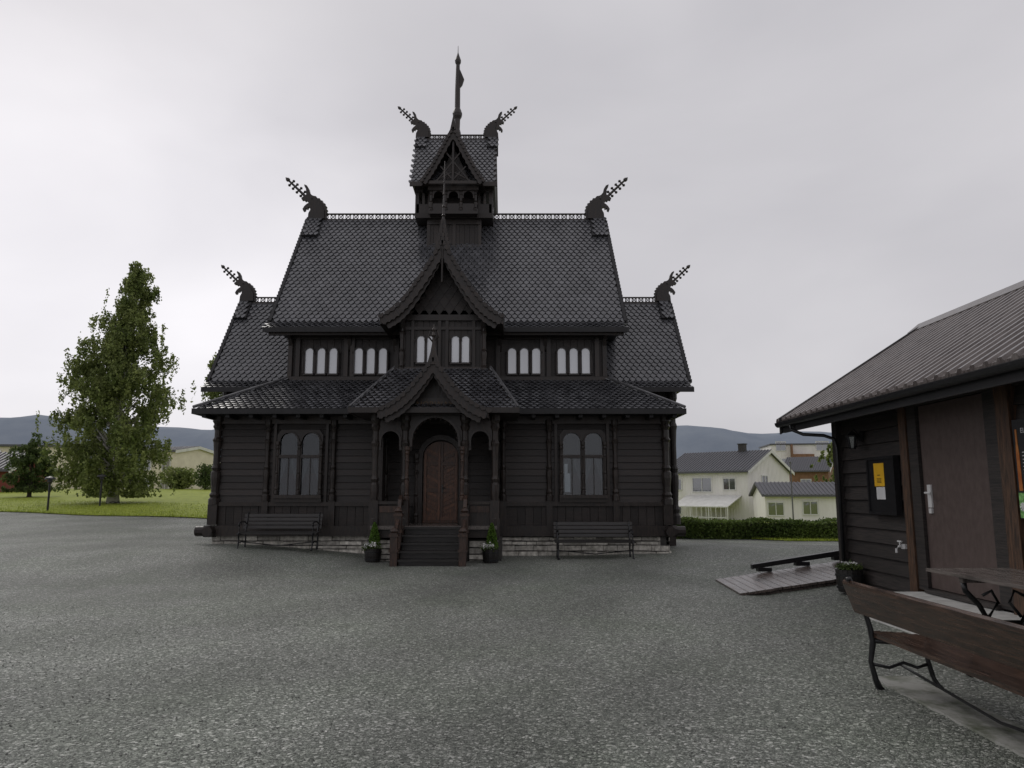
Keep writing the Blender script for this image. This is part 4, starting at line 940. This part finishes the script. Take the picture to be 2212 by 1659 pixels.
mb=MB(); n=500; P=np.stack([x+rng.uniform(-.15,.15,n),y+rng.uniform(-.15,.15,n),z+.33+abs(rng.normal(0,.04,n))],1); leaf_quads(mb,P,.022,.6); fin(mb,'foliage',LEAFD,r,recalc=False)
mb=MB(); n=120; P=np.stack([x+rng.uniform(-.1,.1,n),y+rng.uniform(-.08,.08,n),z+.4+rng.normal(0,.012,n)],1); leaf_quads(mb,P,.014,.9); fin(mb,'flowers',FLOWER,r,recalc=False)
# ------------------------------------------------------------ shed
shed=empty('wooden_shed',(7.15,8,.2),'dark plank shed with corrugated metal roof','shed')
mb=MB(); mb.prism([(5.24,-.1),(9.1,-.1),(9.1,2.9),(7.15,4.15),(5.24,2.92)],3.6,11.78)
z=.1
while z<2.85:
    for a,b in((9.82,11.8),(3.6,7.63)):
        mb.add([(5.19,a,z),(5.19,b,z),(5.26,b,z),(5.26,a,z),(5.225,a,z+.19),(5.225,b,z+.19),(5.26,b,z+.19),(5.26,a,z+.19)],[(0,3,2,1),(4,5,6,7),(0,1,5,4),(1,2,6,5),(2,3,7,6),(3,0,4,7)])
    mb.box(5.26,9.1,11.78,11.83,z,z+.18)
    z+=.2
mb.box(5.2,5.26,7.9,9.65,2.78,2.93); mb.box(5.22,5.26,7.9,9.65,.1,.4)
fin(mb,'wall',SHEDW,shed)
mb=MB()
mb.box(5.13,5.25,11.72,11.88,.1,2.95)
fin(mb,'corner_post',SHEDW,shed)
for a,b in((9.65,9.82),(7.62,7.83)):
    mb=MB(); mb.box(5.13,5.25,a,b,.2,2.9); fin(mb,'door_post',SHEDB,shed)
mb=MB(); mb.box(5.15,5.25,9.43,9.64,.4,2.78); mb.box(5.15,5.25,7.84,8.06,.4,2.78); mb.box(5.15,5.25,8.06,9.43,2.7,2.78); mb.box(5.1,5.25,8.06,9.43,.38,.43)
df=MB(); df.box(5.19,5.24,8.07,9.42,.44,2.69)
for zz in(.7,1.5,2.4): df.tube([(5.18,8.08,zz),(5.18,8.08,zz+.12)],.012,6)
dr=fin(df,'door',SHEDD,shed,label='plain matt brown painted service door')
fin(mb,'frame',SHEDW,dr)
mb=MB(); mb.box(5.17,5.19,9.24,9.32,1.42,1.7); mb.tube([(5.17,9.28,1.6),(5.12,9.28,1.6),(5.12,9.15,1.6)],.014,6); mb.box(5.165,5.19,9.25,9.31,1.35,1.41); fin(mb,'handle',PLASTIC,dr)
mb=MB()
prof=[]; y=3.3
while y<12.6:
    prof+= [(y,0),(y+.11,0),(y+.135,.035),(y+.185,.035),(y+.21,0)]; y+=.21
ymax=prof[-1][0]
for s in(0,1):
    xe,xr=(4.56,7.15) if s==0 else (9.74,7.15); ze,zr_=2.82,4.46
    vs=[];n=len(prof)
    for yy,h in prof: vs.append((xe,yy,ze+h)); 
    for yy,h in prof: vs.append((xr,yy,zr_+h))
    for yy,h in prof: vs.append((xe,yy,ze-.03))
    for yy,h in prof: vs.append((xr,yy,zr_-.03))
    fs=[]
    for i in range(n-1): fs+= [(i,i+1,n+i+1,n+i),(2*n+i,3*n+i,3*n+i+1,2*n+i+1),(i,2*n+i,2*n+i+1,i+1)]
    mb.add(vs,fs)
mb.prism([(6.95,4.38),(7.15,4.54),(7.35,4.38),(7.35,4.35),(7.15,4.5),(6.95,4.35)],3.3,ymax)
mb.cur=1
mb.prism([(4.62,2.64),(4.62,2.79),(7.15,4.42),(9.68,2.79),(9.68,2.64),(7.15,4.26)],3.4,12.5)
mb.prism([(4.55,2.58),(4.55,2.86),(7.15,4.52),(7.15,4.22)],12.5,12.58); mb.prism([(9.74,2.58),(9.74,2.86),(7.15,4.52),(7.15,4.22)],12.5,12.58)
mb.box(4.58,4.62,3.4,12.5,2.6,2.8)
rf=fin(mb,'roof',[SHEDR,ROOFB],shed,label='brown grey corrugated metal roof with rain sheen')
mb=MB()
gp=[(4.52+.06*math.cos(t),2.76+.07*math.sin(t)) for t in [math.pi+math.pi*i/8 for i in range(9)]]; gi=[(a*1.0,b+.008) for a,b in reversed(gp)]
mb.prism(gp+gi,3.4,12.55); fin(mb,'gutter',IRON,shed)
mb=MB(); mb.tube([(4.52,12.0,2.7),(4.52,12.0,2.62),(4.68,11.9,2.53),(4.95,11.75,2.5),(5.08,11.68,2.44),(5.1,11.66,2.3),(5.1,11.66,.25)],.028,8); fin(mb,'downpipe',IRON,shed,smooth=True)
Mx=lambda y,z,x=5.15: Matrix(((0,0,-1,x),(-1,0,0,y),(0,1,0,z),(0,0,0,1)))
nb=empty('notice_board',(5.17,10.37,1.34),'black notice board with yellow and white notices','notice board')
mb=MB(); mb.box(5.13,5.19,10.0,10.74,1.34,2.06); 
for a,b,c_,d in((9.98,10.76,2.06,2.1),(9.98,10.76,1.3,1.34),(9.98,10.02,1.34,2.06),(10.72,10.76,1.34,2.06)): mb.box(5.11,5.19,a,b,c_,d)
fin(mb,'board',IRON,nb)
mb=MB(); mb.box(5.124,5.128,10.28,10.56,1.69,2.01); mb.cur=1
for k in range(4): mb.box(5.12,5.1235,10.36,10.48,1.74+k*.018,1.746+k*.018)
mb.box(5.12,5.1235,10.39,10.46,1.84,1.85)
fin(mb,'yellow_notice',[YEL,BLACKP],nb)
mb=MB(); mb.box(5.124,5.128,10.28,10.52,1.51,1.68); fin(mb,'white_notice',PAPER_REFL,nb)
ps=empty('poster',(5.17,7.1,1.34),'dark poster with bottle, lettering and white daisies','poster')
mb=MB(); mb.box(5.14,5.16,6.56,7.6,1.34,2.34); mb.cur=1
text_into(mb,'ELK',.07,Mx(7.42,2.2,5.136),.001)
for k in range(7): mb.box(5.136,5.1385,7.28-.03*(k%3),7.48,2.0-.035*k,2.008-.035*k)
mb.cur=2; mb.prism([(7.57,1.62),(7.52,1.62),(7.525,2.0),(7.535,2.1),(7.535,2.24),(7.56,2.24),(7.56,2.1),(7.57,2.0)],5.135,5.139,'yz')
mb.cur=3; mb.box(5.136,5.139,6.58,7.59,1.35,1.6); mb.cur=1
for k in range(12):
    yy=7.54-.08*k; zz=1.46+.07*math.sin(k*2.1)
    for t in range(7): 
        a=t*.9; mb.prism([(yy,zz),(yy+.045*math.cos(a-.3),zz+.045*math.sin(a-.3)),(yy+.045*math.cos(a+.3),zz+.045*math.sin(a+.3))],5.132,5.135,'yz')
fin(mb,'printed_sheet',[BLACKP,PAPER_REFL,ORANGE,GREENP],ps)
wl=empty('wall_lantern',(5.1,11.0,2.3),'small black wall lantern on plank wall','lamp')
mb=MB(); ly=11.0; mb.box(5.15,5.19,ly-.05,ly+.05,2.36,2.5); mb.tube([(5.15,ly,2.46),(5.08,ly,2.54),(5.05,ly,2.5)],.01,6); mb.lathe(5.05,ly,[(.02,2.5),(.1,2.44),(.09,2.42)],6); mb.lathe(5.05,ly,[(.04,2.24),(.045,2.26)],6)
for t in range(6): a=t*math.pi/3+.52; mb.tube([(5.05+.045*math.cos(a),ly+.045*math.sin(a),2.25),(5.05+.08*math.cos(a),ly+.08*math.sin(a),2.43)],.006,4)
fin(mb,'lamp_body',IRON,wl)
mb=MB(); mb.lathe(5.05,ly,[(.035,2.26),(.065,2.42)],6); fin(mb,'lamp_glass',HGLASS,wl)
tp=empty('wall_tap',(5.15,10.0,.85),'small white water tap on the shed wall','tap')
mb=MB(); ty=9.98; mb.tube([(5.2,ty,.9),(5.1,ty,.9),(5.07,ty,.87),(5.07,ty,.82)],.016,8); mb.tube([(5.12,ty,.9),(5.12,ty,.96)],.01,6); mb.tube([(5.12,ty-.05,.965),(5.12,ty+.05,.965)],.012,6); mb.lathe(5.18,ty,[(.04,.87),(.04,.93)],8)
fin(mb,'faucet',PLASTIC,tp)
mb=MB(); mb.box(4.42,5.19,7.5,9.6,-.1,.37)
fin(mb,'landing_pavement',CONC,kind='structure')
mb=MB(); L_=[];R_=[]
for i in range(40):
    y=2.6+i*.107; L_.append((3.13+random.uniform(-.012,.012),y)); R_.append((3.5+random.uniform(-.012,.012),y))
mb.prism(L_+R_[::-1],-.05,.016,'xy')
fin(mb,'edging_pavement',MOSSC,kind='structure')
rp=empty('wooden_ramp',(4.6,13,.0),'low wet plank ramp leading behind the shed','ramp')
mb=MB(); a=(3.6,.03); b=(6.9,.5); n=24; skew=lambda x,y:(x+(y-12)*.07)
for i in range(n):
    f0=i/n; f1=(i+.93)/n; x0=a[0]+(b[0]-a[0])*f0; x1=a[0]+(b[0]-a[0])*f1; z0=a[1]+(b[1]-a[1])*f0; z1=a[1]+(b[1]-a[1])*f1; j=random.uniform(-.02,.02)
    vs=[(skew(x0,12)+0,12.05+j,z0),(skew(x1,12),12.05+j,z1),(skew(x1,14),14+j,z1),(skew(x0,14),14+j,z0)]
    mb.add(vs+[(p[0],p[1],p[2]-.04) for p in vs],[(0,1,2,3),(4,7,6,5),(0,4,5,1),(1,5,6,2),(2,6,7,3),(3,7,4,0)])
mb.prism([(3.8,-.05),(3.8,.0),(7.1,.47),(7.1,-.05)],12.08,12.12)
fin(mb,'deck',RAMPM,rp)
mb=MB(); mb.prism([(4.4,.22),(4.4,.3),(7.1,.72),(7.1,.62)],13.9,14.0)
for x in(4.5,5.2,5.9,6.6): mb.box(x,x+.25,13.88,14.02,.1+.143*(x-3.6)-.05,.2+.15*(x-4.4)+.03)
fin(mb,'edge_rail',IRON,rp)

# ------------------------------------------------------------ world, sun, camera
w=bpy.data.worlds.new('World'); scene.world=w; w.use_nodes=True; N=w.node_tree.nodes; L=w.node_tree.links
bg=N['Background']; bg.inputs['Strength'].default_value=.1
sky=N.new('ShaderNodeTexSky'); sky.sky_type='NISHITA'; sky.sun_disc=False; sky.sun_elevation=math.radians(38); sky.sun_rotation=math.radians(-35)
tc=N.new('ShaderNodeTexCoord'); mp=N.new('ShaderNodeMapping'); mp.inputs['Scale'].default_value=(1.3,1.3,3.0)
L.new(tc.outputs['Generated'],mp.inputs[0])
n=N.new('ShaderNodeTexNoise'); n.inputs['Scale'].default_value=1.5; n.inputs['Detail'].default_value=5; n.inputs['Roughness'].default_value=.45; n.inputs['Distortion'].default_value=.3
L.new(mp.outputs[0],n.inputs['Vector'])
cr=N.new('ShaderNodeValToRGB'); e=cr.color_ramp.elements; e[0].position=.3; e[0].color=(5.35,5.22,5.5,1); e[1].position=.7; e[1].color=(6.8,6.62,6.85,1)
L.new(n.outputs['Fac'],cr.inputs[0])
dp=N.new('ShaderNodeVectorMath'); dp.operation='DOT_PRODUCT'; dv=Vector((-.56,.82,.14)).normalized(); dp.inputs[1].default_value=dv
nr=N.new('ShaderNodeVectorMath'); nr.operation='NORMALIZE'; L.new(tc.outputs['Generated'],nr.inputs[0]); L.new(nr.outputs[0],dp.inputs[0])
mr=N.new('ShaderNodeMapRange'); mr.interpolation_type='SMOOTHSTEP'; mr.inputs['From Min'].default_value=.82; mr.inputs['From Max'].default_value=1.0; mr.inputs['To Min'].default_value=0; mr.inputs['To Max'].default_value=.46
L.new(dp.outputs['Value'],mr.inputs[0])
ad=N.new('ShaderNodeMath'); ad.operation='ADD'; ad.inputs[1].default_value=1.0; L.new(mr.outputs[0],ad.inputs[0])
mu=N.new('ShaderNodeMixRGB'); mu.blend_type='MULTIPLY'; mu.inputs['Fac'].default_value=1; L.new(cr.outputs[0],mu.inputs['Color1']); L.new(ad.outputs[0],mu.inputs['Color2'])
mx=N.new('ShaderNodeMixRGB'); mx.inputs['Fac'].default_value=.96; L.new(sky.outputs[0],mx.inputs['Color1']); L.new(mu.outputs[0],mx.inputs['Color2'])
L.new(mx.outputs[0],bg.inputs['Color'])
sd=bpy.data.lights.new('Sun','SUN'); sd.energy=.6; sd.angle=math.radians(25); sd.color=(1,.96,.9)
so=bpy.data.objects.new('sun_light',sd); COL.objects.link(so); so.rotation_euler=Vector((.45,-.64,-.62)).to_track_quat('-Z','Y').to_euler(); so.location=(-20,30,30); so['kind']='structure'
cd=bpy.data.cameras.new('Camera'); cd.lens=26.04; cd.sensor_width=36; cd.clip_end=9000; cd.clip_start=.05
co=bpy.data.objects.new('camera',cd); COL.objects.link(co); co.location=(0,0,1.6); co.rotation_euler=(math.radians(90+8.36),0,0)
scene.camera=co
scene.view_settings.view_transform='Standard'; scene.view_settings.look='None'; scene.view_settings.exposure=0
